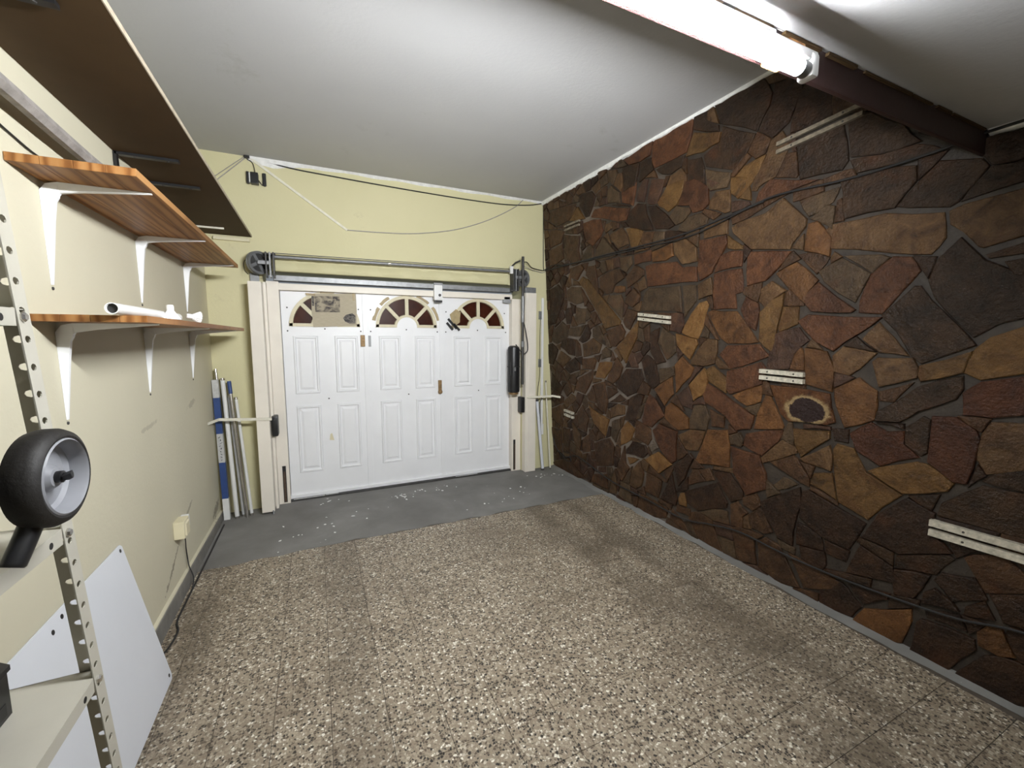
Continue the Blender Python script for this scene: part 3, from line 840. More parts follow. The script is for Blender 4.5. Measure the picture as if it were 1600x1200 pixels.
b 3671,1137 3618,1064 3646,1014 3747,1022 3759,1047 3732,1120
p 3516,195 3494,173 3494,148 3563,76 3614,97 3615,206 3594,214
g 3097,286 3081,238 3106,162 3164,172 3173,273 3106,292
t 1316,1880 1316,1908 1302,1933 1265,1904
b 3598,2503 3635,2621 3526,2589 3526,2485
p 3655,887 3625,942 3516,931 3580,806 3647,851
t 2681,2256 2628,2178 2750,2174 2751,2183
g 2943,201 2817,382 2859,203
t 4046,2940 3970,2940 3938,2883 3950,2823 4039,2832 4071,2877
p 3783,2138 3785,2256 3711,2275 3687,2150 3769,2132
p 2066,1038 2172,1022 2172,1037 2089,1092
t 2612,453 2639,383 2681,389 2710,454 2679,484
b 3441,592 3394,595 3324,528 3318,493 3333,486 3434,486
b 3198,2940 3067,2940 3065,2919 3071,2906 3176,2871 3185,2877
t 3127,2425 3107,2485 3030,2488 3023,2429 3110,2405
p 3489,179 3509,200 3475,332 3461,337 3404,281 3416,208
t 3539,2865 3425,2920 3389,2827 3495,2831
b 4150,2767 4150,2847 4077,2872 4024,2797 4041,2748 4058,2738
p 2761,1371 2693,1386 2662,1347 2729,1284
g 2942,2885 2922,2940 2886,2940 2811,2865
b 3811,277 3700,264 3678,223 3743,150 3801,174 3816,231
b 2983,406 3054,426 3045,495 3034,520 2972,506 2974,426
w 2612,605 2561,671 2512,618 2583,563
g 3798,392 3760,391 3678,349 3700,272 3810,285
b 3737,611 3756,638 3675,701 3641,697 3632,577 3655,556
k 2541,1032 2527,1057 2438,958 2446,910
g 2726,921 2665,952 2712,825 2759,805
b 2821,2250 2858,2176 2906,2181 2930,2219 2925,2239
p 4150,2185 4150,2326 4068,2342 4061,2219 4123,2182
g 2264,22 2438,15 2421,68
t 3760,646 3828,724 3753,787 3740,786 3681,706
b 2770,15 2813,15 2828,100 2746,127
g 3164,1522 3128,1535 3066,1417 3071,1410 3087,1403 3137,1421
b 3651,844 3582,798 3669,708 3732,789
b 3303,1633 3361,1680 3354,1734 3295,1747 3258,1703
b 3077,2706 3143,2716 3159,2784 3081,2796
g 3453,858 3456,809 3495,782 3549,849 3508,930 3485,928
p 3145,2708 3077,2698 3075,2642 3193,2651 3190,2660
b 2929,2453 2935,2412 3012,2402 3021,2484
t 3759,793 3833,735 3898,781 3892,810 3794,875
b 3815,2940 3682,2940 3729,2851 3820,2888
p 3518,2489 3518,2595 3446,2592 3438,2512
b 2063,1768 2020,1778 2011,1695 2024,1690
t 3693,268 3670,345 3585,300 3598,221 3619,213 3670,226
t 3738,912 3662,885 3655,851 3738,794 3751,795 3788,879
b 3311,496 3316,529 3273,608 3198,569 3192,548
g 2096,1509 2071,1578 2040,1543 2049,1500
b 2224,2610 2267,2668 2247,2714 2228,2712
t 2528,2733 2498,2669 2619,2708
p 2312,1335 2323,1440 2257,1385
p 1592,15 1769,15 1681,39
b 3175,1111 3017,1065 3001,1033 3162,1062
p 4047,1066 4021,1131 4002,1140 3929,1115 3936,1033 3965,1006
t 2921,1316 2938,1295 2950,1295 3033,1392 2995,1417
p 3420,77 3486,148 3486,171 3412,201 3370,180
t 3686,2142 3662,2022 3724,2000 3771,2033
g 3741,2539 3648,2625 3607,2505
b 3795,1775 3874,1805 3807,1899 3761,1888 3759,1832
p 3193,268 3195,207 3315,171 3303,236
b 3382,1848 3430,1802 3446,1799 3485,1969
b 3577,2850 3674,2935 3551,2940 3544,2872
p 3983,2145 3909,2193 3848,2120 3923,2067
p 3878,1798 3841,1784 3807,1709 3883,1672 3926,1730
t 3484,329 3516,203 3590,221 3577,296
p 3059,2940 2931,2940 2949,2890 3057,2921
k 3028,306 3057,300 3066,333 3055,418 2987,398
k 4150,2036 4150,2176 4124,2174 4064,2096 4072,2036 4103,2030
b 3305,1625 3303,1601 3373,1577 3415,1655 3366,1674
g 3597,2793 3574,2842 3544,2859 3483,2812 3490,2774 3585,2784
g 3394,602 3461,599 3430,695 3386,708 3359,650
p 2751,134 2830,108 2843,186 2764,178
t 2679,1793 2705,1712 2793,1737
b 2132,1480 2119,1505 2059,1494 2120,1441
Y 2880,447 2734,463 2848,385
t 3898,626 3831,716 3764,639 3839,583
p 3985,2157 4037,2226 4035,2235 3909,2264 3913,2201
b 3928,1035 3921,1115 3875,1145 3806,1031
p 4026,896 4021,831 4074,770 4140,818 4071,909
b 3671,218 3623,206 3622,101 3736,147
b 3555,73 3490,140 3424,69 3445,28
t 3836,723 3906,628 3919,626 3942,742 3913,772 3903,775 3837,728
b 3280,612 3321,537 3387,599 3351,649
b 3301,1754 3357,1741 3415,1792 3411,1809 3376,1842
b 3226,2766 3166,2780 3151,2714 3177,2686 3233,2754
g 3416,1782 3362,1735 3368,1688 3379,1677 3437,1656
b 1823,892 1861,875 1879,867 1882,930
b 2982,188 3028,186 3055,293 3031,298 2975,214
t 2966,795 2900,819 2936,713 2959,687
b 3891,856 3904,792 3924,785 4013,832 4018,893
t 3942,2822 3930,2880 3830,2889 3846,2812
g 3745,1109 3757,1076 3800,1037 3869,1151 3862,1168
b 3657,2627 3717,2572 3785,2587 3788,2636 3695,2638
p 3716,399 3797,400 3787,499 3734,522
k 4059,2102 4116,2177 4043,2220 3990,2151
k 3177,554 3131,680 3099,678 3115,581
p 3433,478 3374,478 3362,391 3426,374
t 3039,2314 3049,2304 3139,2389 3080,2405
p 3869,1171 3877,1153 3925,1122 3998,1147 3978,1226
p 3408,208 3396,279 3348,286 3332,170
b 2445,2587 2414,2658 2380,2648 2417,2588
b 3820,2879 3731,2843 3721,2799 3838,2811
b 4064,2038 4056,2094 3989,2139 3937,2064
t 3681,1612 3692,1633 3655,1722 3588,1616
t 3648,2015 3630,2075 3552,2048 3511,2001
g 4150,1142 4150,1193 4106,1191 4029,1132 4053,1071
t 4150,2561 4150,2654 4083,2646 4053,2587 4052,2570
k 4150,2334 4150,2461 4109,2455 4069,2359 4069,2350
b 3349,294 3398,287 3421,309 3425,366 3361,383
k 3834,576 3761,631 3748,612 3736,534 3832,526
b 3210,2123 3165,2062 3238,2044 3250,2121
k 3698,1851 3600,1820 3621,1739 3646,1738
b 4150,2469 4150,2553 4052,2562 4050,2539 4108,2463
t 2971,515 3030,528 2972,656
b 4150,2662 4150,2759 4062,2731 4083,2654
k 2761,2167 2849,2175 2832,2210 2764,2209
k 2877,2402 2919,2457 2858,2448 2814,2393
b 3389,716 3432,703 3490,776 3452,803 3424,794
b 4150,1542 4150,1586 4070,1633 4043,1636 4082,1516
b 3295,1604 3297,1626 3253,1697 3200,1636
b 3961,2940 3823,2940 3831,2897 3931,2888
b 3216,1352 3260,1266 3330,1331
t 3169,764 3143,842 3104,827 3107,747
t 3224,1111 3226,1092 3355,1059 3361,1084 3338,1112
p 3543,2940 3424,2940 3426,2928 3536,2877
k 3129,845 3141,850 3124,902 2997,914
k 3486,2396 3453,2425 3406,2346 3459,2321
t 3546,1122 3557,1168 3557,1184 3426,1184 3424,1171
p 2903,1673 2886,1795 2840,1771
b 2756,179 2684,238 2660,170
t 4076,2650 4055,2725 3969,2675 3987,2631
b 2695,1849 2779,1927 2731,1945
b 4108,151 4044,222 4003,124 4085,92
b 4150,2855 4150,2940 4055,2940 4078,2880
p 3168,2391 3166,2380 3262,2298 3290,2332
g 3986,1229 4006,1147 4024,1138 4083,1183 4034,1254
k 3483,2491 3438,2504 3403,2404 3422,2387
k 3190,2168 3210,2131 3253,2129 3268,2208
k 4150,1907 4150,2028 4093,2020 4098,1910
b 3479,2203 3378,2203 3413,2124
b 3053,1376 3012,1315 3031,1290 3083,1287
k 3488,534 3487,519 3543,481 3645,550
t 3446,840 3444,873 3335,864 3350,814
p 2803,1919 2795,1895 2868,1845 2867,1895
g 3627,1090 3663,1140 3566,1167 3554,1119
b 2867,912 2965,918 2850,973
t 3123,1545 3167,1529 3210,1595 3185,1618
k 3521,1314 3526,1226 3624,1295
g 3252,15 3411,15 3404,41 3254,45
t 3115,1816 3175,1869 3169,1876 3081,1879
k 2937,2225 2959,2219 3043,2299 3026,2315
k 2847,1310 2808,1248 2889,1242
b 4016,825 3934,781 4063,733 4069,764
b 3762,1896 3803,1906 3809,1983 3776,2026 3768,2021
g 3263,2670 3223,2730 3189,2688 3199,2658
b 3342,812 3331,850 3211,791 3214,776
g 3508,1622 3435,1627 3536,1519
b 4150,158 4150,256 4053,225 4114,156
t 3744,1013 3650,1006 3700,916
b 3134,2431 3164,2531 3107,2512
g 3708,2283 3770,2268 3791,2392
t 3919,519 3928,525 3888,608 3842,576 3840,525
k 2786,738 2864,779 2776,794 2780,761
g 3163,164 3108,154 3137,67 3155,73
k 3012,2612 3010,2620 2864,2581 2785,2544
g 4150,700 4150,813 4077,763 4070,730
k 3923,184 3916,159 3996,127 4029,208 4009,211
t 3825,234 3816,198 3909,161 3925,222
b 3906,1026 3816,1022 3925,923
b 3931,1724 3891,1668 4009,1611
t 4150,1802 4150,1899 4098,1902 4103,1803
t 3941,326 3956,322 3968,505 3929,491
g 3154,15 3244,15 3246,45 3143,48
p 3013,179 2984,180 3013,74 3034,77
b 2609,528 2636,584 2621,605 2582,547
t 4150,479 4150,573 4085,548 4096,479
g 2657,1022 2627,1020 2655,966 2689,949
t 4150,1439 4150,1534 4084,1509 4104,1446
b 3989,513 4000,479 4088,479 4077,546
t 4017,1410 3904,1441 3930,1364
p 3796,2635 3794,2589 3887,2609 3882,2633
b 4150,1707 4150,1794 4103,1795 4108,1703
t 3551,2750 3527,2732 3643,2655 3648,2664
g 3486,2367 3451,2274 3488,2236
g 4150,821 4150,932 4079,912 4148,821
g 4150,1595 4150,1699 4108,1695 4111,1618
b 3161,1900 3181,1874 3216,1906 3223,1950
t 2698,618 2818,611 2806,639
b 4101,2458 4050,2527 4044,2438 4091,2433
b 3417,2380 3399,2396 3340,2356 3396,2345
b 3979,2629 3962,2671 3891,2629 3894,2611
g 4150,66 4150,150 4115,148 4093,89
p 2915,15 3046,15 3041,41
k 3581,448 3568,447 3574,331 3601,342
k 3777,2403 3792,2400 3807,2485 3785,2514
k 2913,2066 2847,2024 2869,2008
g 3301,1184 3326,1137 3346,1138 3344,1184
b 3799,1635 3720,1633 3736,1591
k -340,2191 -422,2066 -384,1955 -184,1916 -98,2126 -130,2165
d 285,1590 479,1825 403,1901 172,1966 23,1731
d 407,1465 288,1571 104,1281 113,1263 319,1231 402,1256
k 126,1056 135,1066 148,1175 97,1278 -84,1372 -272,1331 -242,1021
d -365,482 -147,617 -136,735 -308,916 -327,911 -462,712
k -8,298 7,476 -144,610 -363,473 -369,453 -326,345
k 388,947 139,1059 132,1050 98,814 153,746 299,658 344,711
d -469,716 -335,913 -600,1041 -600,715
d 356,1664 290,1584 413,1471 525,1475 536,1592
k 137,2132 126,2114 170,1985 395,1929 404,1937 415,2097
k -249,1017 -280,1332 -331,1361 -600,1176 -600,1050 -329,918 -309,924
k 350,1232 156,1173 143,1066 243,1021 468,1009
b -600,1526 -600,1186 -337,1367 -411,1516
d -391,1952 -430,2063 -600,2104 -600,1835 -474,1830
k -4,1724 -101,1762 -377,1601 -405,1520 -328,1369 -276,1339 -87,1380
k -37,15 424,15 384,85 82,233 35,231
k 293,250 394,451 273,620 244,626 15,475 0,295 34,239
k -333,341 -376,448 -600,423 -600,144 -378,206
d -428,2071 -287,2285 -600,2285 -600,2112
b 123,1048 -243,1013 -302,921 -131,741 90,815
d 423,2096 413,1945 553,2080
d 14,1733 166,1971 119,2110 -90,2122 -177,1911 -98,1770 1,1730
k -44,295 -326,337 -370,204 -263,15 -46,15 28,235 5,272
d -474,1822 -600,1827 -600,1534 -412,1524 -385,1603
b -376,198 -600,136 -600,15 -272,15
k 98,1286 283,1578 16,1726 4,1723 -79,1378
k 120,2118 223,2285 -218,2285 -91,2130
k -376,456 -371,476 -470,708 -600,707 -600,431
b 696,2285 387,2285 431,2225 593,2160 650,2162
d 414,1409 410,1256 520,1200 535,1378
k 940,2940 512,2940 512,2706 916,2858
b 238,631 92,808 -128,733 -139,617 12,483
b -184,1908 -385,1947 -467,1825 -379,1609 -106,1768
"""
rs = random.Random(11)
def stone_mesh(pts, mb):
    n0 = len(pts); cx = sum(p[0] for p in pts)/n0; cz = sum(p[1] for p in pts)/n0
    ring = []
    for i in range(n0):
        a, b_ = pts[i], pts[(i+1) % n0]; d = math.hypot(b_[0]-a[0], b_[1]-a[1])
        k = 1 if d < .07 or n0 > 8 else 2
        for t in range(k):
            u = t/k; j = rs.uniform(-.05, .05)*d if t else 0
            j = max(-.006, min(.006, j))
            ring.append((a[0]+(b_[0]-a[0])*u - (b_[1]-a[1])/d*j, a[1]+(b_[1]-a[1])*u + (b_[0]-a[0])/d*j))
    n = len(ring); h = rs.uniform(.000, .008); tilt = (rs.uniform(-.012, .012), rs.uniform(-.012, .012))
    def inset(p, m):
        dx, dz = p[0]-cx, p[1]-cz; l = max(1e-4, math.hypot(dx, dz)); k = max(.35, 1-m/l); return (cx+dx*k, cz+dz*k)
    vs = []
    k0 = -.0035 if cx < 2.2 else (.0015 if cx > 2.8 else -.001)     # wider joints towards the far corner
    for m_, hh in ((k0, None), (k0+.001, -.003), (k0+.0055, 0.0)):
        for p in ring:
            y, z = inset(p, m_); e = 0 if hh is None else h+hh+tilt[0]*(y-cx)+tilt[1]*(z-cz)+rs.uniform(-.0012, .0012)
            vs.append(WP(y, z, -.014 if hh is None else e))
    vs.append(WP(cx, cz, h+rs.uniform(0, .003)))
    fs = []
    for k in range(2):
        for i in range(n): fs.append((k*n+i, k*n+(i+1) % n, (k+1)*n+(i+1) % n, (k+1)*n+i))
    for i in range(n): fs.append((2*n+i, 2*n+(i+1) % n, 3*n))
    mb.add(vs, fs); return WP(cx, cz, 0)
rest = {}
for k, line in enumerate(STONES.strip().split('\n')):
    p = line.split(); code = p[0]
    pts = [(int(a)/1000, int(c)/1000) for a, c in (s.split(',') for s in p[1:])]
    if k < 298:
        mb = MB(); c = stone_mesh(pts, mb); mb.build('stone', 'stone_'+code, wall_right, loc=c)
    else:
        rest.setdefault('all', []).append((code, pts))
codes = sorted(set(c for c, _ in rest['all']))
mbs = MB(); fmat = []
for code, pts in rest['all']:
    n1 = len(mbs.f); stone_mesh(pts, mbs); fmat += [codes.index(code)]*(len(mbs.f)-n1)
o = link_mesh('small_stones', mbs.v, mbs.f, ['stone_'+c for c in codes], wall_right)
for pl, mi in zip(o.data.polygons, fmat): pl.material_index = mi
bm = bmesh.new(); bm.from_mesh(o.data); bmesh.ops.recalc_face_normals(bm, faces=bm.faces[:]); bm.to_mesh(o.data); bm.free()
o['kind'] = 'stuff'

# ================================================================== GARAGE DOOR
YD = 4.262           # front of the leaves
door = struct(MB().box(-.262, 1.95, YD+.034, YD+.05, .03, 1.96).build('door_1', 'door_white'))
LEAVES = [(-.262, .443, .095), (.443, 1.183, .834), (1.183, 1.948, 1.583)]
ZS, AR, BR = 1.597, .295, .305      # window sill, half width and height of the fanlight
def arc(c, a, b_, t, y): return Vector((c+a*math.cos(t), y, ZS+b_*math.sin(t)))
for li, (xa, xb, xc) in enumerate(LEAVES):
    b = MB(); Y0, Y1 = YD, YD+.036; g = .0025
    za, zb = .035, 1.945
    b.box(xa+g, xb-g, Y0, Y1, za, ZS)
    n = 28
    def outer(t):
        dx, dz = math.cos(t), math.sin(t); k = 1e9
        if dx > 1e-6: k = min(k, (xb-g-xc)/dx)
        if dx < -1e-6: k = min(k, (xa+g-xc)/dx)
        if dz > 1e-6: k = min(k, (zb-ZS)/dz)
        return (xc+dx*k, ZS+dz*k)
    angs = sorted(set([i*PI/n for i in range(n+1)] + [math.atan2(zb-ZS, xb-g-xc), math.atan2(zb-ZS, xa+g-xc)]))
    vs, fs = [], []
    for t in angs:
        i_ = arc(xc, AR, BR, t, Y0); ox, oz = outer(t)
        vs += [i_, (ox, Y0, oz), i_+Vector((0, Y1-Y0, 0)), (ox, Y1, oz)]
    for i in range(len(angs)-1):
        a = i*4; fs += [(a, a+1, a+5, a+4), (a, a+4, a+6, a+2), (a+1, a+3, a+7, a+5)]
    b.add(vs, fs)
    leaf = b.build('leaf', 'door_white', door)
    # raised panels
    for cx in (xc-.172, xc+.172):
        for z0, z1 in ((.985, 1.512), (.250, .876)):
            hw = .102; vs = []
            prof = [(0, 0), (.006, .013), (.017, .013), (.026, -.002), (.034, -.002), (.056, .010)]
            for m_, h in prof:
                vs += [(cx-hw+m_, Y0-h, z0+m_), (cx+hw-m_, Y0-h, z0+m_), (cx+hw-m_, Y0-h, z1-m_), (cx-hw+m_, Y0-h, z1-m_)]
            fs = []
            for k in range(len(prof)-1):
                for q in range(4): fs.append((k*4+q, k*4+(q+1) % 4, k*4+4+(q+1) % 4, k*4+4+q))
            k = (len(prof)-1)*4; fs.append((k, k+1, k+2, k+3))
            MB().add(vs, fs).build('panel', 'door_white', leaf)
    # fanlight: sash, hub, muntins and panes
    fm = 'muntin_cream'
    s = MB(); n = 26; vs, fs = [], []
    sect = [(0.004, Y0-.004), (.004, Y0-.010), (-.026, Y0-.010), (-.030, Y0+.012)]
    for i in range(n+1):
        t = i*PI/n
        for dr, yy in sect: vs.append(arc(xc, AR+dr, BR+dr, t, yy))
    for i in range(n):
        for k in range(3): a = i*4+k; fs.append((a, a+4, a+5, a+1))
    s.add(vs, fs)
    s.box(xc-AR, xc-.10, Y0-.010, Y0+.012, ZS-.002, ZS+.026); s.box(xc+.10, xc+AR, Y0-.010, Y0+.012, ZS-.002, ZS+.026)
    vs, fs = [], []; n = 14
    for i in range(n+1):
        t = i*PI/n
        for r, yy in ((.100, Y0+.012), (.100, Y0-.009), (.122, Y0-.009), (.126, Y0+.012)): vs.append(arc(xc, r, r, t, yy))
    for i in range(n):
        for k in range(3): a = i*4+k; fs.append((a, a+4, a+5, a+1))
    s.add(vs, fs)
    s.build('window_sash', fm, leaf)
    hub = MB(); hub.prism([arc(xc, .101, .101, i*PI/14, Y0-.002) for i in range(15)], (0, .02, 0)).build('hub_panel', 'door_white', leaf)
    for t in (PI/4, PI/2, 3*PI/4):
        d = Vector((math.cos(t), 0, math.sin(t))); p = Vector((-d.z, 0, d.x)); c0 = Vector((xc, Y0+.001, ZS))
        MB().obox(c0+d*.115, c0+Vector((d.x*(AR-.02), 0, d.z*(BR-.02))), p*.017, (0, .009, 0)).build('muntin', fm, leaf)
    for k in range(4):
        t0, t1 = k*PI/4, (k+1)*PI/4
        o_ = [arc(xc, AR-.01, BR-.01, t0+(t1-t0)*i/6, Y0+.016) for i in range(7)]; i_ = [arc(xc, .11, .11, t0+(t1-t0)*i/4, Y0+.016) for i in range(5)][::-1]
        MB().prism(o_+i_, (0, .004, 0)).build('pane', 'brown_glass', leaf)
    # paint-covered screws
    sb = MB()
    for sx, sz in ((xc, .93), (xc-.008, 1.575), (xa+.045, 1.555), (xb-.045, 1.555), (xa+.05, 1.76), (xb-.06, 1.76)):
        sb.lathe([(0, -.003), (.006, -.003), (.007, 0), (.007, .002)], (sx, Y0, sz), (0, 1, 0), 8)
    sb.build('screw', 'dark_steel', leaf)
for x in (.443, 1.183):
    MB().box(x-.026, x+.026, YD-.009, YD+.002, .04, 1.94, .003).build('cover_strip', 'door_white', door)
MB().box(-.27, 1.955, YD-.02, YD+.03, .018, .05, .004).build('bottom_rail', 'door_white', door)
MB().box(-.34, 2.03, YD-.045, YD+.06, -.004, .016, .003).build('threshold', 'dark_steel', door)
for (xa, xb, ya) in ((-.24, .02, 4.222), (.03, .14, 4.232), (1.30, 1.55, 4.222)):  # white pieces standing in for daylight leaking under the door
    MB().box(xa, xb, ya, ya+.006, .0165, .0195).build('daylight_leak', 'white_plastic', door)
# frame of the door
jl = MB().box(-.358, -.264, 4.195, 4.30, .0, 1.975, .004).build('jamb', 'frame_cream', door)
jr = MB().box(1.948, 2.058, 4.195, 4.30, .0, 1.915, .004).build('jamb', 'frame_cream', door)
MB().box(-.373, -.352, 4.10, 4.30, .0, 1.955, .003).build('jamb_bead', 'frame_cream', door)
MB().box(-.27, 1.955, 4.20, 4.29, 1.905, 1.962, .004).build('head_rail', 'frame_cream', door)
MB().box(-.30, 1.955, 4.175, 4.29, 1.980, 2.026, .003).build('head_channel', 'galvanised', door)
for (x0, x1, z1) in ((-.316, -.288, .35), (1.968, 1.992, .36)):
    MB().box(x0, x1, 4.190, 4.20, .015, z1).build('jamb_slot', 'soft_black', jl if x0 < 0 else jr)
    MB().box(x0+.006, x1-.006, 4.186, 4.192, .02, z1-.05).build('counterweight_rod', 'rusty_iron', jl if x0 < 0 else jr)
# things on the door
lock = MB().box(1.136, 1.172, YD-.020, YD-.006, .918, 1.06, .003).lathe([(0, -.032), (.018, -.030), (.022, -.02), (.022, 0)], (1.154, YD-.008, .94), (0, 1, 0), 14).build('lock_plate', 'rusty_brass', door)
lock['label'] = 'rusty brass lock plate'
MB().box(.392, .432, YD-.014, YD, 1.41, 1.52, .003).lathe([(0, -.02), (.008, -.018), (.008, 0)], (.412, YD-.006, 1.465), (0, 1, 0), 10).build('hinge_plate', 'rusty_brass', door)
MB().box(.462, .487, YD-.010, YD, 1.41, 1.515, .001).build('tape_patch', 'grey_tape', door)
tb = MB()
tr = random.Random(2)
for t0, t1, rr in ((2.95, 2.55, .318), (2.45, 2.12, .322), (1.68, 1.5, .318), (1.25, .82, .318), (.66, .22, .322)):
    xc = .834; vs = []
    n = 5; w_ = .014
    for i in range(n+1):
        t = t0+(t1-t0)*i/n
        for r in (rr-w_, rr+w_+tr.uniform(-.004, .006)): vs.append((xc+r*math.cos(t), YD-.0045-.001*(r > rr), ZS+(r+.008)*math.sin(t)))
    tb.add(vs, [(2*i, 2*i+2, 2*i+3, 2*i+1) for i in range(n)])
tb.build('brown_tape', 'brown_tape', door)
kb = MB()
for (x0, z0, x1, z1) in ((1.250, 1.690, 1.340, 1.590), (1.235, 1.650, 1.300, 1.578), (1.310, 1.640, 1.372, 1.572)):
    d = Vector((x1-x0, 0, z1-z0)).normalized(); kb.obox((x0, YD-.013, z0), (x1, YD-.013, z1), Vector((-d.z, 0, d.x))*.012, (0, .001, 0))
kb.build('black_tape', 'black_plastic', door)
MB().prism([(1.300, YD-.012, 1.60), (1.375, YD-.012, 1.655), (1.385, YD-.012, 1.76), (1.335, YD-.012, 1.79), (1.270, YD-.012, 1.735)], (0, -.001, 0)).build('tape_patch', 'brown_tape', door)
MB().prism([(.085, YD-.003, .535), (.125, YD-.003, .53), (.108, YD-.003, .60), (.092, YD-.003, .59)], (0, .003, 0)).build('paint_chip', 'cream_plastic', door)
lt = MB().box(1.086, 1.170, 4.150, 4.20, 1.865, 2.015, .008).build('latch_box', 'white_plastic', door)
MB().box(1.084, 1.172, 4.148, 4.172, 2.015, 2.035, .003).build('latch_cap', 'galvanised', lt)
MB().lathe([(0, -.012), (.012, -.010), (.014, 0)], (1.14, 4.15, 1.915), (0, 1, 0), 12).build('latch_knob', 'dark_steel', lt)
MB().box(1.095, 1.168, 4.158, 4.20, 1.845, 1.866, .004).build('latch_foot', 'black_plastic', lt)
MB().box(1.850, 1.940, 4.20, 4.232, 1.868, 1.945, .012).build('junction_box', 'grey_tape', door)

# ------------------------------------------------------------------ newspaper page taped over the left fanlight
np_ = thing('newspaper_page', (.177, 4.24, 1.597), 'yellowed newspaper page taped over the left fanlight of the white door', 'newspaper')
YP = YD-.0135
vs = [(-.012, YP, 1.885), (.365, YP-.003, 1.905), (.368, YP-.002, 1.75), (.362, YP, 1.61), (.17, YP-.004, 1.598), (-.008, YP, 1.590), (-.016, YP-.003, 1.74)]
MB().prism(vs, (0, .0008, 0)).build('sheet', 'newsprint', np_)
MB().prism([(.015, YP-.004, 1.725), (.222, YP-.005, 1.728), (.224, YP-.005, 1.872), (.012, YP-.004, 1.868)], (0, .0004, 0)).build('printed_photo', 'print_photo', np_)
MB().prism([(.245, YP-.005, 1.675), (.262, YP-.005, 1.645), (.30, YP-.005, 1.625), (.352, YP-.005, 1.628), (.354, YP-.005, 1.700), (.325, YP-.005, 1.722), (.27, YP-.005, 1.705)], (0, .0004, 0)).build('printed_photo', 'print_dark', np_)
MB().box(-.010, .008, YP-.005, YP-.0045, 1.78, 1.865).build('print_bar', 'print_dark', np_)
for pts in (((-.06, 1.892), (.02, 1.888), (.02, 1.868), (-.055, 1.872)), ((.06, 1.915), (.18, 1.915), (.18, 1.897), (.06, 1.893)), ((.33, 1.925), (.355, 1.92), (.352, 1.84), (.335, 1.84))):
    MB().prism([(x, YP-.006, z) for x, z in pts], (0, .0006, 0)).build('tape_strip', 'brown_tape', np_)

# ================================================================== DOOR MECHANISM
def cw_box(x0, x1, y0, y1, z0, z1, label):
    t = thing('counterweight_box', ((x0+x1)/2, (y0+y1)/2, 0), label, 'counterweight box', 'counterweight boxes beside the garage door')
    MB().box(x0, x1, y0, y1, z0, z1, .004).build('casing', 'frame_cream', t)
    return t
bxl = cw_box(-.468, -.374, 3.982, 4.168, .022, 1.944, 'tall cream counterweight box left of the garage door, beside the leaning tubes')
MB().box(-.466, -.40, 4.145, 4.168, 1.944, 2.030, .003).build('top_plate', 'galvanised', bxl)
MB().box(-.402, -.385, 3.985, 4.10, 1.86, 1.944).build('top_notch', 'white_filler', bxl)
MB().tube([(-.385, 3.978, .035), (-.383, 3.972, .010), (-.390, 3.965, .006)], .006, 8).build('floor_hook', 'galvanised', bxl, True)
bxr = cw_box(2.062, 2.192, 4.086, 4.168, .004, 1.976, 'tall cream counterweight box between the garage door and the stone wall')
MB().box(2.068, 2.192, 4.10, 4.168, 1.976, 2.035, .003).build('top_plate', 'galvanised', bxr)
MB().box(2.098, 2.185, 4.082, 4.088, .01, 1.972, .001).build('front_cover', 'frame_cream', bxr)

def pulley(c, axis, r, arm_x, label):
    c = Vector(c); ax = Vector(axis).normalized()
    t = thing('pulley', (c.x, c.y, c.z-r), label, 'pulley', 'cable pulleys above the garage door')
    MB().lathe([(r*.78, -.014), (r, -.018), (r, -.010), (r*.90, 0), (r, .010), (r, .018), (r*.78, .014)], c, ax, 30, True).build('rim', 'galvanised', t, True)
    MB().lathe([(0, -.024), (r*.22, -.024), (r*.24, 0), (r*.22, .024), (0, .024)], c, ax, 16).build('hub', 'galvanised', t, True)
    a = Vector((0, 0, 1)); b_ = ax.cross(a)
    for k in range(4):
        th = .5+k*PI/2; d = a*math.cos(th)+b_*math.sin(th); p = -a*math.sin(th)+b_*math.cos(th)
        MB().obox(c+d*r*.18, c+d*r*.84, p*r*.13, ax*.006).build('spoke', 'galvanised', t)
    MB().lathe([(0, .004), (r*.86, .004), (r*.86, .008), (0, .008)], c-ax*.016, ax, 24).build('back_disc', 'dark_steel', t)
    s = 1 if arm_x > c.x else -1
    MB().box(min(c.x, arm_x), max(c.x, arm_x), c.y-.052, c.y-.030, c.z-.016, c.z+.014, .003).build('bearing_block', 'galvanised', t)
    for dx in (-.028, .000, .026):
        MB().box(arm_x+dx-.006, arm_x+dx+.006, c.y-.055, c.y+.03, 1.985, c.z+.085, .002).build('bracket_bar', 'dark_steel' if dx != 0 else 'galvanised', t)
    MB().box(arm_x-.05, arm_x+.04, c.y-.02, c.y+.09, c.z+.068, c.z+.082, .002).build('bracket_top', 'dark_steel', t)
    return t
pulley((-.392, 4.07, 2.102), (.62, -.78, 0), .092, -.305, 'grey cable pulley on dark bracket, above the left end of the garage door')
pulley((2.030, 4.10, 2.125), (.30, -.95, 0), .088, 1.930, 'grey cable pulley above the right end of the garage door, behind the dark pole')
MB().box(1.868, 1.90, 4.055, 4.085, 2.16, 2.235, .003).build('rod_end_clamp', 'white_plastic', bpy.data.objects['pulley.001'])
MB().tube([(1.885, 4.075, 2.23), (1.93, 4.07, 2.275), (1.985, 4.07, 2.30)], .008, 8).build('tie_strap', 'dark_steel', bpy.data.objects['pulley.001'], True)
rod = thing('torsion_rod', (.80, 4.08, 2.17), 'long grey steel rod running between the two pulleys over the door', 'rod')
MB().tube([(-.30, 4.08, 2.160), (1.89, 4.08, 2.184)], .0125, 12).build('shaft', 'galvanised', rod, True)
MB().tube([(-.29, 4.085, 2.190), (1.87, 4.085, 2.208)], .0035, 6).build('guide_wire', 'dark_steel', rod, True)
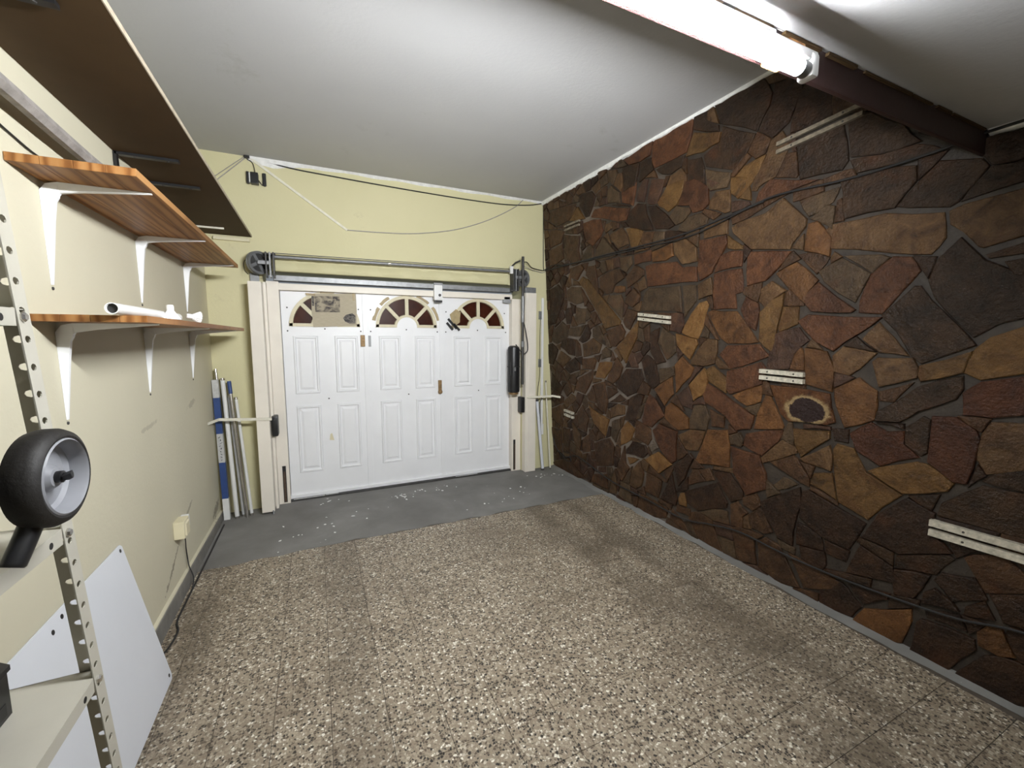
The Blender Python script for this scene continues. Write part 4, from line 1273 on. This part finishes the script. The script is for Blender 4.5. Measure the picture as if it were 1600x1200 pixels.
MB().tube([(.64, 4.08, 2.1705), (.665, 4.08, 2.1708)], .016, 12).build('collar', 'chrome', rod, True)
wl = MB().tube(smooth_path([(-.462, 4.02, 2.0), (-.492, 4.08, 2.04), (-.50, 4.14, 2.11), (-.47, 4.16, 2.15), (-.44, 4.13, 2.15)]), .0025, 6).build('loose_wire', 'soft_black', bxl, True)

# opener: black motor cylinder hanging by the pole
mo = thing('door_opener', (1.935, 4.12, .907), 'black cylindrical door opener motor hanging right of the white door', 'door opener')
MB().lathe([(0, 0), (.050, 0), (.064, .008), (.066, .03), (.066, .46), (.060, .49), (.040, .505), (0, .507)], (1.935, 4.12, .907), (0, 0, 1), 22).build('casing', 'black_plastic', mo, True)
MB().lathe([(.0665, .0), (.069, .002), (.069, .012), (.0665, .014)], (1.935, 4.12, 1.18), (0, 0, 1), 22).build('clamp_ring', 'soft_black', mo, True)
MB().box(1.872, 1.88, 4.05, 4.07, 1.10, 1.24, .002).build('name_plate', 'soft_black', mo)
MB().box(1.915, 1.930, 4.050, 4.056, 1.145, 1.185, .002).build('pull_tab', 'galvanised', mo)
MB().lathe([(0, -.02), (.052, -.02), (.052, .0), (0, 0)], (1.935, 4.12, .907), (0, 0, 1), 18).build('lower_collar', 'rusty_brass', mo, True)
pl = thing('opener_pole', (2.005, 4.035, 1.0), 'dark vertical pole with silver sleeve rising past the right pulley', 'pole')
MB().tube([(2.000, 4.035, 1.0), (1.998, 4.03, 2.335)], .014, 12).build('pole', 'dark_steel', pl, True)
MB().tube([(2.000, 4.033, 1.66), (2.000, 4.031, 1.93)], .0185, 12).build('sleeve', 'galvanised', pl, True)
MB().tube([(2.000, 4.033, 1.40), (2.000, 4.031, 1.46)], .0175, 12).build('joint_collar', 'galvanised', pl, True)
MB().tube(smooth_path([(2.008, 4.03, 1.66), (2.03, 4.03, 1.58), (2.06, 4.04, 1.45), (2.06, 4.04, 1.36), (2.02, 4.05, 1.325), (1.985, 4.06, 1.36), (1.95, 4.10, 1.425)]), .006, 8).build('power_lead', 'soft_black', pl, True)

# black latch housings with the flat bars through them
def side_bar(label, box, bar, bend):
    x0, x1, y0, y1, z0, z1 = box
    t = thing('side_bolt', ((x0+x1)/2, (y0+y1)/2, z0), label, 'bolt', 'side bolts of the garage door')
    MB().box(x0, x1, y0, y1, z0, z1, .012).build('housing', 'black_plastic', t, True)
    MB().obox(*bar, (0, .004, 0), (0, 0, .011)).build('bar', 'painted_bar', t)
    MB().obox(*bend, (0, .004, 0), (0, 0, .011)).build('bent_tip', 'painted_bar', t)
    MB().lathe([(0, -.003), (.006, -.003), (.006, .001)], ((x0+x1)/2, y0, z1-.03), (0, 1, 0), 8).build('screw', 'dark_steel', t)
    return t
side_bar('black side bolt with pale bar reaching the left wall in front of the tubes', (-.366, -.318, 4.05, 4.16, .655, .830), ((-.355, 3.974, .822), (-.722, 3.974, .846)), ((-.722, 3.974, .846), (-.773, 3.86, .838)))
side_bar('black side bolt with pale bar reaching the stone wall', (2.012, 2.061, 4.095, 4.18, .678, .852), ((2.08, 4.076, .846), (2.37, 4.02, .856)), ((2.37, 4.02, .856), (2.428, 3.95, .846)))

# ================================================================== LEANING TUBES
rs = random.Random(9)
lb = thing('tube_carton', (-.722, 4.03, 0), 'long blue and white lamp carton leaning in the left corner', 'carton')
A, B = Vector((-.722, 4.03, .0)), Vector((-.748, 4.095, 1.155)); d = (B-A)
cuts = [0, .155, .415, .62, .875, 1.0]; mats = ['tube_white', 'blue_plastic', 'box_print_grey', 'blue_plastic', 'box_print_grey']
for k in range(5):
    MB().obox(A+d*cuts[k], A+d*cuts[k+1], (.0215, 0, 0), (0, .0215, 0)).build('carton_band', mats[k], lb)
sp = MB()
for k in range(9):
    p = A+d*(.43+.02*k); sp.obox(p+Vector((rs.uniform(-.012, .008), -.0225, 0)), p+Vector((rs.uniform(-.004, .016), -.0225, rs.uniform(.006, .014))), (.003, 0, 0), (0, .0006, 0))
sp.build('printed_marks', 'soft_black', lb)
MB().tube([B+Vector((.012, 0, -.02)), B+Vector((.006, .01, .085))], .011, 12).build('pole_end', 'chrome', lb, True)
def lean(name, a, b_, r, mat, label, cat, group, cap=None, capmat='chrome'):
    a, b_ = Vector(a), Vector(b_); d = (b_-a)
    t = thing(name, a, label, cat, group)
    MB().tube([a, b_], r, 14).build('shaft', mat, t, True)
    n = d.normalized(); L_ = d.length
    MB().tube([a, a+n*.02], r*1.04, 14).build('foot_cap', capmat, t, True)
    if cap: MB().tube([b_-n*cap[1], b_+n*.004], r*1.18, 14).build('end_cap', cap[0], t, True)
    else: MB().tube([b_-n*.02, b_], r*1.04, 14).build('end_cap', capmat, t, True)
    return t
G1 = 'tubes and poles leaning in the left corner'
lean('fluorescent_tube', (-.650, 4.01, 0), (-.702, 4.115, 1.165), .0165, 'tube_white', 'thick white fluorescent tube leaning right against the blue carton', 'lamp tube', G1)
lean('fluorescent_tube', (-.606, 4.035, 0), (-.668, 4.135, 1.02), .014, 'tube_grey', 'greyish fluorescent tube leaning between white tube and chrome pole', 'lamp tube', G1)
lean('metal_pole', (-.575, 3.995, 0), (-.656, 4.105, 1.135), .0125, 'chrome', 'chrome pole with a blue top cap leaning in the left corner', 'pole', G1, ('blue_plastic', .10))
lean('fluorescent_tube', (-.548, 4.03, 0), (-.622, 4.140, 1.00), .0125, 'tube_white', 'thin white tube rightmost of the bundle in the left corner', 'lamp tube', G1)
G2 = 'tubes and strips in the right corner'
lean('fluorescent_tube', (2.292, 4.09, 0), (2.214, 4.10, .815), .017, 'white_board', 'pale blue white tube leaning beside the right counterweight box', 'lamp tube', G2, None, 'dark_steel')
lean('metal_pole', (2.378, 4.07, .002), (2.330, 4.115, 1.02), .0085, 'painted_bar', 'thin pale pole standing at the foot of the stone wall', 'pole', G2)
ws = thing('wall_channel', (2.305, 4.155, .40), 'white vertical cable channel on the back wall beside the stone wall', 'cable channel')
MB().box(2.292, 2.316, 4.146, 4.171, .42, 1.935, .002).build('channel', 'white_plastic', ws)
MB().box(2.288, 2.322, 4.138, 4.171, .40, .52, .003).build('end_box', 'white_plastic', ws)
for z in (1.70, 1.17):
    MB().box(2.262, 2.294, 4.150, 4.171, z, z+.09, .003).build('clip', 'galvanised', ws)
MB().tube(smooth_path([(2.283, 4.16, 1.78), (2.272, 4.15, 1.5), (2.272, 4.15, 1.2), (2.268, 4.14, 1.08), (2.238, 4.12, .95), (2.22, 4.11, .80)]), .0035, 6).build('cable', 'soft_black', ws, True)
MB().tube(smooth_path([(2.296, 4.13, .84), (2.27, 4.10, .81), (2.25, 4.10, .76), (2.26, 4.10, .55), (2.27, 4.10, .3)]), .004, 6).build('cable', 'soft_black', ws, True)

# ================================================================== CABLES
def cable(name, pts, r, mat, label, sub=6, extra=None):
    o = MB().tube(smooth_path(pts, sub), r, 7).build(name, mat, None, True)
    tag(o, label, 'cable'); return o
def wpts(l, h=.02): return [WP(y, z, h) for y, z in l]
up1 = [(4.12, 2.228), (3.6, 2.225), (3.17, 2.224), (2.6, 2.215), (2.218, 2.218), (1.79, 2.264), (1.583, 2.288), (1.244, 2.264), (.95, 2.27), (.74, 2.288), (.3, 2.285), (-.4, 2.28)]
cable('wall_cable', wpts(up1, .022), .0055, 'soft_black', 'black cable strung along the upper stone wall, the thicker of the pair')
up2 = [(4.13, 2.236), (3.95, 2.262), (3.75, 2.235), (3.17, 2.210), (2.6, 2.196), (2.218, 2.190), (2.0, 2.215), (1.8, 2.255), (1.66, 2.275)]
cable('wall_cable', wpts(up2, .028), .0042, 'soft_black', 'thinner black cable sagging just below the upper cable on the stone wall')
lo = [(4.10, .36), (4.05, .26), (3.95, .205), (3.85, .195), (3.74, .235), (3.63, .262), (3.45, .235), (3.06, .165), (2.6, .15), (2.242, .135), (2.0, .19), (1.769, .232), (1.5, .22), (1.238, .224), (.96, .25), (.74, .283), (.556, .343), (.3, .36), (-.4, .36)]
cable('wall_cable', wpts(lo, .024), .0055, 'soft_black', 'black cable drooping along the foot of the stone wall')
tk = cable('cable_knot', wpts([(3.90, .20), (3.86, .17), (3.80, .165), (3.74, .19), (3.76, .22), (3.84, .205)], .03), .0045, 'soft_black', 'small twist of black cable hanging low in the stone wall corner')
yb = YB-.007
cable('ceiling_cable', [(-.34, yb, 2.935), (-.1, yb, 2.91), (.164, yb, 2.898), (.637, yb, 2.882), (1.241, yb, 2.869), (1.70, yb, 2.868), (1.931, yb, 2.879), (2.15, yb, 2.905), (2.30, yb, 2.942)], .0055, 'soft_black', 'black cable along the top of the yellow back wall under the ceiling')
cable('corner_cable', [(2.305, 4.160, 2.93), (2.308, 4.160, 2.6), (2.312, 4.160, 2.28), (2.318, 4.158, 2.235), (2.25, 4.15, 2.235), (2.15, 4.13, 2.25), (2.07, 4.08, 2.29), (2.01, 4.05, 2.285)], .0045, 'soft_black', 'black cable running down the stone corner and over to the black pole')
cable('corner_cable', [(2.325, 4.155, 2.93), (2.332, 4.155, 2.6), (2.335, 4.15, 2.24), (2.2, 4.145, 2.222), (2.1, 4.10, 2.235), (2.02, 4.07, 2.25)], .0035, 'grey_cable', 'thin grey cable next to the black one in the stone corner')
cd = thing('conduit', (-.05, yb, 2.45), 'pale conduit running diagonally down the yellow back wall', 'conduit')
MB().obox((-.43, yb+.002, 2.955), (.305, yb+.002, 2.452), Vector((.56, 0, .82))*.0095, (0, .007, 0)).build('channel', 'painted_bar', cd)
MB().tube(smooth_path([(.30, yb, 2.453), (.6, yb, 2.462), (.92, yb, 2.486), (1.3, yb, 2.56), (1.644, yb, 2.686), (1.95, yb, 2.85), (2.06, yb, 2.945)]), .0045, 6).build('tail_cable', 'grey_cable', cd, True)
MB().tube([(-.43, yb, 2.955), (-.69, yb, 2.70)], .004, 6).build('side_cable', 'grey_cable', cd, True)
MB().tube([(-.45, yb, 2.95), (-.72, yb, 2.715)], .003, 6).build('side_cable', 'grey_cable', cd, True)
MB().box(-.455, -.415, yb-.02, yb+.006, 2.935, 2.985, .006).build('cable_clip', 'soft_black', cd)
ad = thing('power_adapter', (-.40, 4.15, 2.735), 'small black power adapter high on the yellow wall near the ceiling', 'adapter')
MB().box(-.415, -.360, 4.115, 4.168, 2.735, 2.825, .006).build('body', 'black_plastic', ad)
MB().box(-.445, -.425, 4.135, 4.168, 2.738, 2.830, .004).build('socket', 'black_plastic', ad)
MB().box(-.426, -.414, 4.130, 4.166, 2.745, 2.82, .002).build('plug', 'white_plastic', ad)
MB().tube(smooth_path([(-.435, 4.16, 2.93), (-.40, 4.155, 2.91), (-.385, 4.15, 2.86), (-.383, 4.15, 2.82)]), .003, 6).build('lead', 'soft_black', ad, True)
MB().tube(smooth_path([(-.36, 4.15, 2.775), (-.34, 4.155, 2.745), (-.318, 4.16, 2.735), (-.312, 4.16, 2.745)]), .003, 6).build('lead', 'soft_black', ad, True)
tag(MB().box(-.332, -.306, 4.145, 4.168, 2.738, 2.835, .005).build('antenna_bar', 'black_plastic'), 'short black bar on the yellow wall right of the power adapter', 'receiver')

# ================================================================== PAIRED SLATS ON THE STONE WALL
def slats(y0, z0, y1, z1, label, gap=.036, th=.011, off=0.0, mat='slat_mica'):
    t = thing('wall_strip', WP((y0+y1)/2, min(z0, z1), 0), label, 'wall strip', 'paired strips fixed to the stone wall')
    for k in (0, 1):
        dz = -k*gap
        MB().obox(WP(y0+off*k, z0+dz, .014), WP(y1-off*k, z1+dz, .014), NR*.012, Vector((.062, 0, 1))*th).build('slat', mat, t)
        sb = MB()
        for u in (.2, .8): sb.lathe([(0, .004), (.004, .0035), (.005, 0)], WP(y0+(y1-y0)*u, z0+dz+(z1-z0)*u, .026), NR, 8)
        sb.build('screw', 'dark_steel', t)
slats(2.695, 1.690, 2.365, 1.650, 'pair of pale strips in the middle of the stone wall, right of the door')
slats(1.665, 1.305, 1.415, 1.300, 'pair of pale strips at mid height, above the knotted orange stone', .038, .012)
slats(.855, .680, .30, .690, 'longest pair of pale strips, low on the dark near end of the stone wall', .045, .014)
slats(3.855, .720, 3.690, .708, 'short pair of pale strips low on the stone wall near the corner', .045, .011)
slats(3.72, 2.600, 3.475, 2.600, 'faint pair of strips high on the stone wall near the far corner', .036, .009, 0, 'slat_shaded')
slats(1.60, 2.555, 1.20, 2.580, 'long dim pair of strips high on the stone wall under the dark beam', .04, .010, 0, 'slat_shaded')

# ================================================================== FLUORESCENT LIGHT
lf = thing('fluorescent_light', (.67, .70, 2.12), 'bright fluorescent batten light mounted on the dark beam', 'ceiling light')
X0, X1 = .205, 1.135
YT, ZT = .700, 2.147
MB().box(X0, X1, YT-.014, YT+.020, ZT+.0185, ZT+.040, .003).build('batten', 'white_enamel', lf)
MB().box(X0, X1-.03, YS-.014, YS-.001, 2.212, 2.284, .003).build('back_plate', 'white_enamel', lf)
MB().tube([(X0+.03, YT, ZT), (X1-.03, YT, ZT)], .0165, 24).build('tube', 'tube_glow', lf, True)
for x, s in ((X0, 1), (X1, -1)):
    MB().box(min(x, x+s*.026), max(x, x+s*.026), YT-.019, YT+.021, ZT-.019, ZT+.034, .008).build('lamp_holder', 'white_enamel', lf, True)
    MB().tube([(x+s*.026, YT, ZT), (x+s*.05, YT, ZT)], .0175, 18).build('tube_cap', 'galvanised', lf, True)
for x in (.27, 1.085):
    MB().box(x-.03, x+.03, YT+.006, YS-.012, ZT+.036, ZT+.064, .002).build('wood_packer', 'pine', lf)

# ================================================================== LEFT WALL SHELVES
ts = thing('wall_shelf', (-.606, 2.6, 2.318), 'wide brown board shelf nearest the ceiling on the left wall', 'shelf', 'shelves on the left wall')
MB().box(XL+.002, -.437, .95, 4.165, 2.318, 2.334).build('board', 'hardboard_brown', ts)
MB().box(-.4375, -.434, .95, 4.165, 2.3175, 2.3345).build('front_edge', 'board_edge', ts)
MB().box(-.70, -.45, 4.135, 4.168, 2.275, 2.300, .002).build('end_cleat', 'cream_plastic', ts)
MB().box(-.763, -.585, 3.895, 3.905, 2.306, 2.318).build('support', 'painted_bar', ts)
for y in (1.498, 2.533, 2.927):
    bo = MB().obox((-.768, y, 2.311), (-.538, y, 2.311), (0, .013, 0), (0, 0, .006)).obox((-.767, y, 2.316), (-.767, y, 2.255), (0, .013, 0), (.006, 0, 0)); bo = bo.build('bracket', 'black_plastic', ts)
    for x in (-.70, -.58): MB().lathe([(0, -.003), (.005, -.002), (.006, 0)], (x, y, 2.305), (0, 0, 1), 8).build('screw', 'dark_steel', bo)

def pine_shelf(y0, y1, x1, z0, th, ybr, label, seed):
    t = thing('wall_shelf', ((XL+x1)/2, (y0+y1)/2, z0), label, 'shelf', 'shelves on the left wall')
    r = random.Random(seed); n = 4; w_ = (x1-XL-.002)/n
    for k in range(n):
        MB().box(XL+.002+k*w_, XL+.002+(k+1)*w_-.0006, y0, y1, z0, z0+th, .0012).build('plank', 'pine', t, loc=(XL+.002+k*w_+r.uniform(-.5, .5), y0+r.uniform(-1, 1), z0))
    for y in ybr:
        br = MB(); zt = z0-.001; xw = XL+.001; xf = x1-.012; hv = .325
        # pressed steel bracket: tapering channel arm, round corner, tapering leg
        def strip(path, widths):
            vs, fs = [], []
            for (x, z, dx, dz, dp), w2 in zip(path, widths):
                vs += [(x, y-w2, z), (x+dx*dp, y-w2*.55, z+dz*dp), (x+dx*dp, y+w2*.55, z+dz*dp), (x, y+w2, z)]
            for i in range(len(path)-1):
                for k in range(3): a = i*4+k; fs.append((a, a+4, a+5, a+1))
                fs.append((i*4+3, i*4+7, i*4+4, i*4))
            fs += [(0, 1, 2, 3), tuple((len(path)-1)*4+k for k in (3, 2, 1, 0))]
            br.add(vs, fs)
        path = [(xf, zt, 0, -1, .004), (xw+.10, zt, 0, -1, .022), (xw+.045, zt, 0, -1, .032), (xw+.016, zt-.008, .6, -.8, .040), (xw, zt-.03, 1, -.35, .040), (xw, zt-.06, 1, 0, .032), (xw, zt-.12, 1, 0, .024), (xw, zt-hv, 1, 0, .004)]
        strip(path, [.007, .012, .014, .015, .015, .014, .012, .006])
        bo = br.build('bracket', 'white_enamel', t)
        sc = MB().lathe([(0, .004), (.005, .003), (.006, 0)], (xw+.0, y, zt-hv-.012), (1, 0, 0), 8)
        sc.build('screw', 'dark_steel', bo)
    return t
pine_shelf(1.738, 3.664, -.480, 1.995, .024, (1.916, 2.712, 3.54), 'upper pine plank shelf on white brackets, below the brown board', 1)
pine_shelf(1.760, 3.850, -.492, 1.546, .022, (1.914, 2.710, 3.55), 'lower pine plank shelf on white brackets, with small white things on it', 2)
# things on the lower shelf
zt = 1.5685
pt = thing('plastic_tube', (-.555, 2.02, zt), 'white plastic tube lying on the lower pine shelf with dark open end', 'tube')
p0, p1 = Vector((-.556, 1.69, zt+.0175)), Vector((-.553, 2.36, zt+.0175))
vsA = MB().lathe([(.0175, 0), (.0175, (p1-p0).length), (.0150, (p1-p0).length), (.0150, 0)], p0, p1-p0, 20, True); vsA.build('wall', 'tube_white', pt, True)
MB().lathe([(0, .012), (.0152, .012), (.0152, .014), (0, .014)], p0, p1-p0, 16).build('bore', 'soft_black', pt)
def cone(loc, ax, label):
    t = thing('white_cone', loc, label, 'cone', 'white ribbed cones on the lower shelf'); c = Vector(loc); ax = Vector(ax).normalized()
    MB().lathe([(.0125, .055), (.013, .040), (.0115, .034), (.0, .034)], c, ax, 16).build('neck', 'white_plastic', t, True)
    MB().lathe([(0, .060), (.010, .059), (.0125, .055)], c, ax, 16).build('cap', 'white_plastic', t, True)
    prof = []; v = []; f = []; n = 32
    r0 = Vector((0, 0, 1)) if abs(ax.z) < .9 else Vector((1, 0, 0)); a = (r0-ax*r0.dot(ax)).normalized(); b_ = ax.cross(a)
    for k, (r, h) in enumerate(((.012, .036), (.019, .022), (.030, .003), (.029, .001))):
        for i in range(n):
            rr = r*(1+(.09 if i % 2 else -.05)*(k > 0)); v.append(c+ax*h+(a*math.cos(i*2*PI/n)+b_*math.sin(i*2*PI/n))*rr)
    for k in range(3):
        for i in range(n): f.append((k*n+i, k*n+(i+1) % n, (k+1)*n+(i+1) % n, (k+1)*n+i))
    MB().add(v, f).build('skirt', 'white_plastic', t)
cone((-.522, 2.135, zt), (0, 0, 1), 'small white ribbed cone standing upright on the lower pine shelf')
cone((-.522, 2.62, zt+.026), (-.8, -.5, .15), 'small white ribbed cone lying on its side towards the shelf end')

# wrapped pipe and wires behind the upper shelf
cable('wrapped_pipe', [(-.715, .9, 2.170), (-.718, 1.3, 2.168), (-.722, 1.66, 2.162), (-.722, 1.9, 2.150), (-.722, 2.10, 2.142), (-.724, 2.30, 2.138), (-.728, 2.42, 2.10), (-.73, 2.48, 2.043)], .0225, 'wrap_tape', 'pipe wrapped in grey tape running along the left wall above the pine shelf')
cable('thin_wire', [(-.768, .9, 2.20), (-.768, 1.5, 2.215), (-.768, 1.75, 2.205), (-.768, 2.0, 2.20), (-.765, 2.15, 2.19), (-.74, 2.24, 2.165)], .003, 'soft_black', 'thin dark wire above the wrapped pipe on the left wall')
cable('thin_wire', [(-.770, .9, 2.12), (-.770, 1.6, 2.105), (-.770, 1.75, 2.085), (-.770, 1.9, 2.068), (-.770, 2.05, 2.078), (-.768, 2.16, 2.095), (-.762, 2.24, 2.108)], .003, 'soft_black', 'thin dark wire sagging under the wrapped pipe on the left wall')

# socket with its lead
so = thing('wall_socket', (XL, 2.94, .36), 'cream surface socket low on the left wall by the skirting', 'socket')
MB().box(XL, XL+.052, 2.87, 2.975, .352, .452, .004).build('body', 'cream_plastic', so)
MB().prism([(XL+.052, 2.885, .437), (XL+.052, 2.96, .437), (XL+.058, 2.955, .432), (XL+.058, 2.89, .432)], (0, 0, -.07)).build('face', 'cream_plastic', so)
MB().box(XL, XL+.040, 2.975, 3.04, .365, .440, .006).build('plug', 'white_plastic', so)
MB().tube(smooth_path([(XL+.03, 2.95, .352), (XL+.025, 2.98, .30), (XL+.012, 3.03, .23), (XL+.010, 3.05, .16), (XL+.02, 3.03, .11), (XL+.046, 2.99, .06), (XL+.048, 2.95, .012)]), .0035, 6).build('lead', 'soft_black', so, True)
cable('floor_lead', [(XL+.05, 3.9, .006), (XL+.050, 3.4, .007), (XL+.048, 2.95, .007), (XL+.047, 2.75, .007), (XL+.05, 2.62, .007), (XL+.075, 2.53, .007), (XL+.070, 2.42, .007), (XL+.050, 2.33, .007), (XL+.046, 2.2, .007)], .005, 'soft_black', 'dark lead lying on the floor along the left skirting')

# ================================================================== LEANING WHITE BOARD
bd = thing('leaning_board', (-.70, 1.75, 0), 'thin white panel with corner holes leaning on the left wall behind the rack', 'panel')
T0, T1 = Vector((-.770, 0, .648)), Vector((-.640, 0, .004)); dn = (T1-T0).normalized(); nn = Vector((-dn.z, 0, dn.x));  nn = nn if nn.x > 0 else -nn
def BP(y, s): return T0+dn*s+Vector((0, y, 0))
L_ = (T1-T0).length
MB().prism([BP(1.30, 0), BP(2.175, 0), BP(2.19, .012), BP(2.185, L_-.015), BP(2.172, L_), BP(1.30, L_)], nn*.004).build('sheet', 'white_board', bd)
for y, s in ((2.165, .022), (2.160, L_-.028), (1.72, .025), (1.66, .04)):
    MB().lathe([(0, .0042), (.008, .0042), (.008, .0046), (0, .0048)], BP(y, s), nn, 10).build('screw_hole', 'soft_black', bd)

# ================================================================== SLOTTED ANGLE RACK
rk = thing('shelving_rack', (-.62, .75, 0), 'cream slotted-angle metal rack at the left edge, next to the wheel', 'rack')
def RY(z): return 1.274-.140*z            # far uprights lean a little towards the camera
def upright(xf, sx, yfar, sy):
    """L-angle with a real row of holes in each flange; corner at (xf, yfar)"""
    b = MB(); w_, th, pitch, hr = .036, .0022, .05, .0068
    n = 40; H = 2.02
    def P(u, v, z, t):
        y = RY(z)-(1.274-yfar)
        return (xf+sx*u, y+sy*v, z)
    def flange(face):
        # plate between z0 and z1 with a hexagonal hole in every pitch
        def q(u, z, t): return P(u, t, z, 0) if face == 0 else P(t, u, z, 0)
        for k in range(n):
            z0, z1 = .02+k*pitch, .02+(k+1)*pitch; zc = (z0+z1)/2; uc = w_*.55
            out = [(0, z0), (uc, z0), (w_, z0), (w_, zc), (w_, z1), (uc, z1), (0, z1), (0, zc)]
            an = [225, 270, 315, 0, 45, 90, 135, 180]
            inn = [(uc+hr*1.25*math.cos(math.radians(a)), zc+hr*math.sin(math.radians(a))) for a in an]
            vs = [q(u, z, 0) for u, z in out]+[q(u, z, 0) for u, z in inn]+[q(u, z, th) for u, z in out]+[q(u, z, th) for u, z in inn]
            fs = []
            for i in range(8):
                j = (i+1) % 8; fs += [(i, j, 8+j, 8+i), (16+i, 24+i, 24+j, 16+j), (8+i, 8+j, 24+j, 24+i)]
            fs += [(2, 18, 19, 3), (3, 19, 20, 4)]
            b.add(vs, fs)
    flange(0); flange(1)
    return b
up_f = upright(-.462, -1, 1.274, -1)
up_f.build('upright', 'rack_paint', rk)
up_b = upright(-.762, 1, 1.274, -1); up_b.build('upright', 'rack_paint', rk)
for xf, sx in ((-.462, -1), (-.762, 1)):
    b = upright(xf, sx, .35, 1); b.build('upright', 'rack_paint', rk)
def rack_shelf(zt, hook=True):
    yf = RY(zt)-.003; yn = yf-.92
    s = MB().box(-.760, -.4635, yn, yf, zt-.0015, zt)
    sh = s.build('shelf', 'rack_paint', rk)
    MB().box(-.4640, -.4620+.0, yn, yf-.036, zt-.030, zt+.0005, .0006).build('front_lip', 'rack_paint', sh)
    MB().box(-.760, -.4640, yf-.0016, yf, zt-.030, zt).build('end_lip', 'rack_paint', sh)
    MB().box(-.7600, -.7580, yn, yf, zt-.030, zt).build('rear_lip', 'rack_paint', sh)
    for yy in (yf-.075, yf-.445, yn+.06): MB().lathe([(0, 0), (.0065, 0), (.0065, .0006), (0, .0006)], (-.4622, yy, zt-.016), (1, 0, 0), 10).build('slot_hole', 'soft_black', sh)
    MB().lathe([(0, .006), (.006, .006), (.009, .003), (.009, 0)], (-.4618, yf-.018, zt-.014), (1, 0, 0), 6).build('bolt', 'chrome', sh)
    MB().lathe([(0, -.006), (.006, -.006), (.009, -.003), (.009, 0)], (-.48, RY(zt)+.0, zt-.014), (0, -1, 0), 6).build('bolt', 'chrome', sh)
for z in (.772, 1.128, 1.548): rack_shelf(z)

# ------------------------------------------------------------------ wheel on the rack
zs = 1.1285
wc = Vector((-.408, .928, 1.270)); R_ = .0800
wh = thing('wheel', (wc.x, wc.y, wc.z-R_), 'black rubber wheel with grey hub jutting from the rack', 'wheel')
AX = Vector((1, -.06, 0)).normalized()
W0, W1 = -.020, .026
MB().lathe([(R_*.76, W1-.002), (R_*.84, W1), (R_*.94, W1-.004), (R_, W1-.014), (R_, W0+.014), (R_*.95, W0+.003), (R_*.76, W0)], wc, AX, 48).build('tyre', 'tyre_rubber', wh, True)
MB().lathe([(R_*.78, W0), (R_*.79, W1-.001), (R_*.76, W1+.001), (R_*.735, W1-.003), (R_*.70, W1-.024), (R_*.62, W1-.029), (R_*.28, W1-.025), (R_*.20, W1-.014), (.0, W1-.013)], wc, AX, 48).build('hub', 'hub_grey', wh, True)
MB().lathe([(R_*.80, W0+.002), (0, W0+.004)], wc, AX, 32).build('inner_disc', 'black_plastic', wh)
ax_ = MB().lathe([(.010, W1-.016), (.010, W1-.006), (.0065, W1-.005), (.0065, W1+.002), (.004, W1+.006), (0, W1+.007)], wc, AX, 14); ax_.build('axle', 'black_plastic', wh, True)
MB().obox(wc+AX*(W1-.004)+Vector((0, -.004, .0)), wc+AX*(W1+.010)+Vector((0, -.010, .006)), (0, .003, .002), (0, -.002, .004)).build('split_pin', 'black_plastic', wh)
fk = MB(); base = wc+AX*(W0-.008)
fk.obox(base+Vector((0, .018, .020)), base+Vector((-.01, -.26, .0)), (.007, 0, 0), (0, 0, .016))
fk.tube([base+Vector((-.006, 0, 0)), wc+AX*(W0+.01)], .011, 12)
fk.build('fork', 'black_plastic', wh)
MB().box(base.x-.12, base.x-.012, base.y-.25, base.y-.10, 1.1295, 1.262, .006).build('carrier_block', 'black_plastic', wh)
MB().tube(smooth_path([wc+Vector((-.010, -.026, -.058)), wc+Vector((-.014, -.040, -.080)), wc+Vector((-.019, -.053, -.102)), wc+Vector((-.023, -.062, -.118))]), [.0150]*17+[.0150, .013], 14).build('lever', 'black_plastic', wh, True)

# ------------------------------------------------------------------ black box on the lower rack shelf
zb = .7725
bk = thing('black_case', (-.585, 1.06, zb), 'black plastic case standing on the lower rack shelf', 'case')
MB().prism([(-.66, 1.02, zb), (-.592, .985, zb), (-.566, 1.015, zb), (-.566, 1.085, zb), (-.60, 1.11, zb), (-.66, 1.11, zb)], (0, 0, .088)).build('body', 'black_plastic', bk)
MB().prism([(-.664, 1.016, zb+.088), (-.590, .981, zb+.088), (-.562, 1.013, zb+.088), (-.562, 1.088, zb+.088), (-.598, 1.114, zb+.088), (-.664, 1.114, zb+.088)], (0, 0, .010)).build('lid', 'soft_black', bk)
MB().obox((-.5655, 1.03, zb+.02), (-.5655, 1.07, zb+.02), (.0006, 0, 0), (0, 0, .012)).build('side_window', 'soft_black', bk)

# ================================================================== LITTER ON THE CONCRETE
rs = random.Random(21)
fl = MB()
for (px, py, n, s_) in ((.75, 3.96, 16, .16), (1.05, 3.98, 10, .14), (.1, 4.08, 6, .18), (1.75, 3.6, 9, .3), (.35, 3.65, 12, .5), (2.2, 3.9, 12, .2), (-.2, 3.35, 7, .3), (1.35, 3.45, 5, .2)):
    for k in range(n):
        x, y = rs.gauss(px, s_*.6), rs.gauss(py, s_*.25); y = min(y, 4.19); x = max(-.3, min(2.4, x)); r = rs.uniform(.003, .013)
        m_ = rs.randint(4, 6); ph = rs.random()*6; el = rs.uniform(1, 2.2); rot = rs.random()*PI
        poly = []
        for i in range(m_):
            a = ph+i*2*PI/m_; u, v = math.cos(a)*r*el*rs.uniform(.6, 1), math.sin(a)*r*rs.uniform(.6, 1)
            poly.append((x+u*math.cos(rot)-v*math.sin(rot), y+u*math.sin(rot)+v*math.cos(rot), .0013))
        fl.prism(poly, (0, 0, .0015))
o = fl.build('paint_flakes', 'white_filler'); tag(o, 'flakes of white paint and plaster scattered on the concrete by the door', 'debris', kind='stuff')
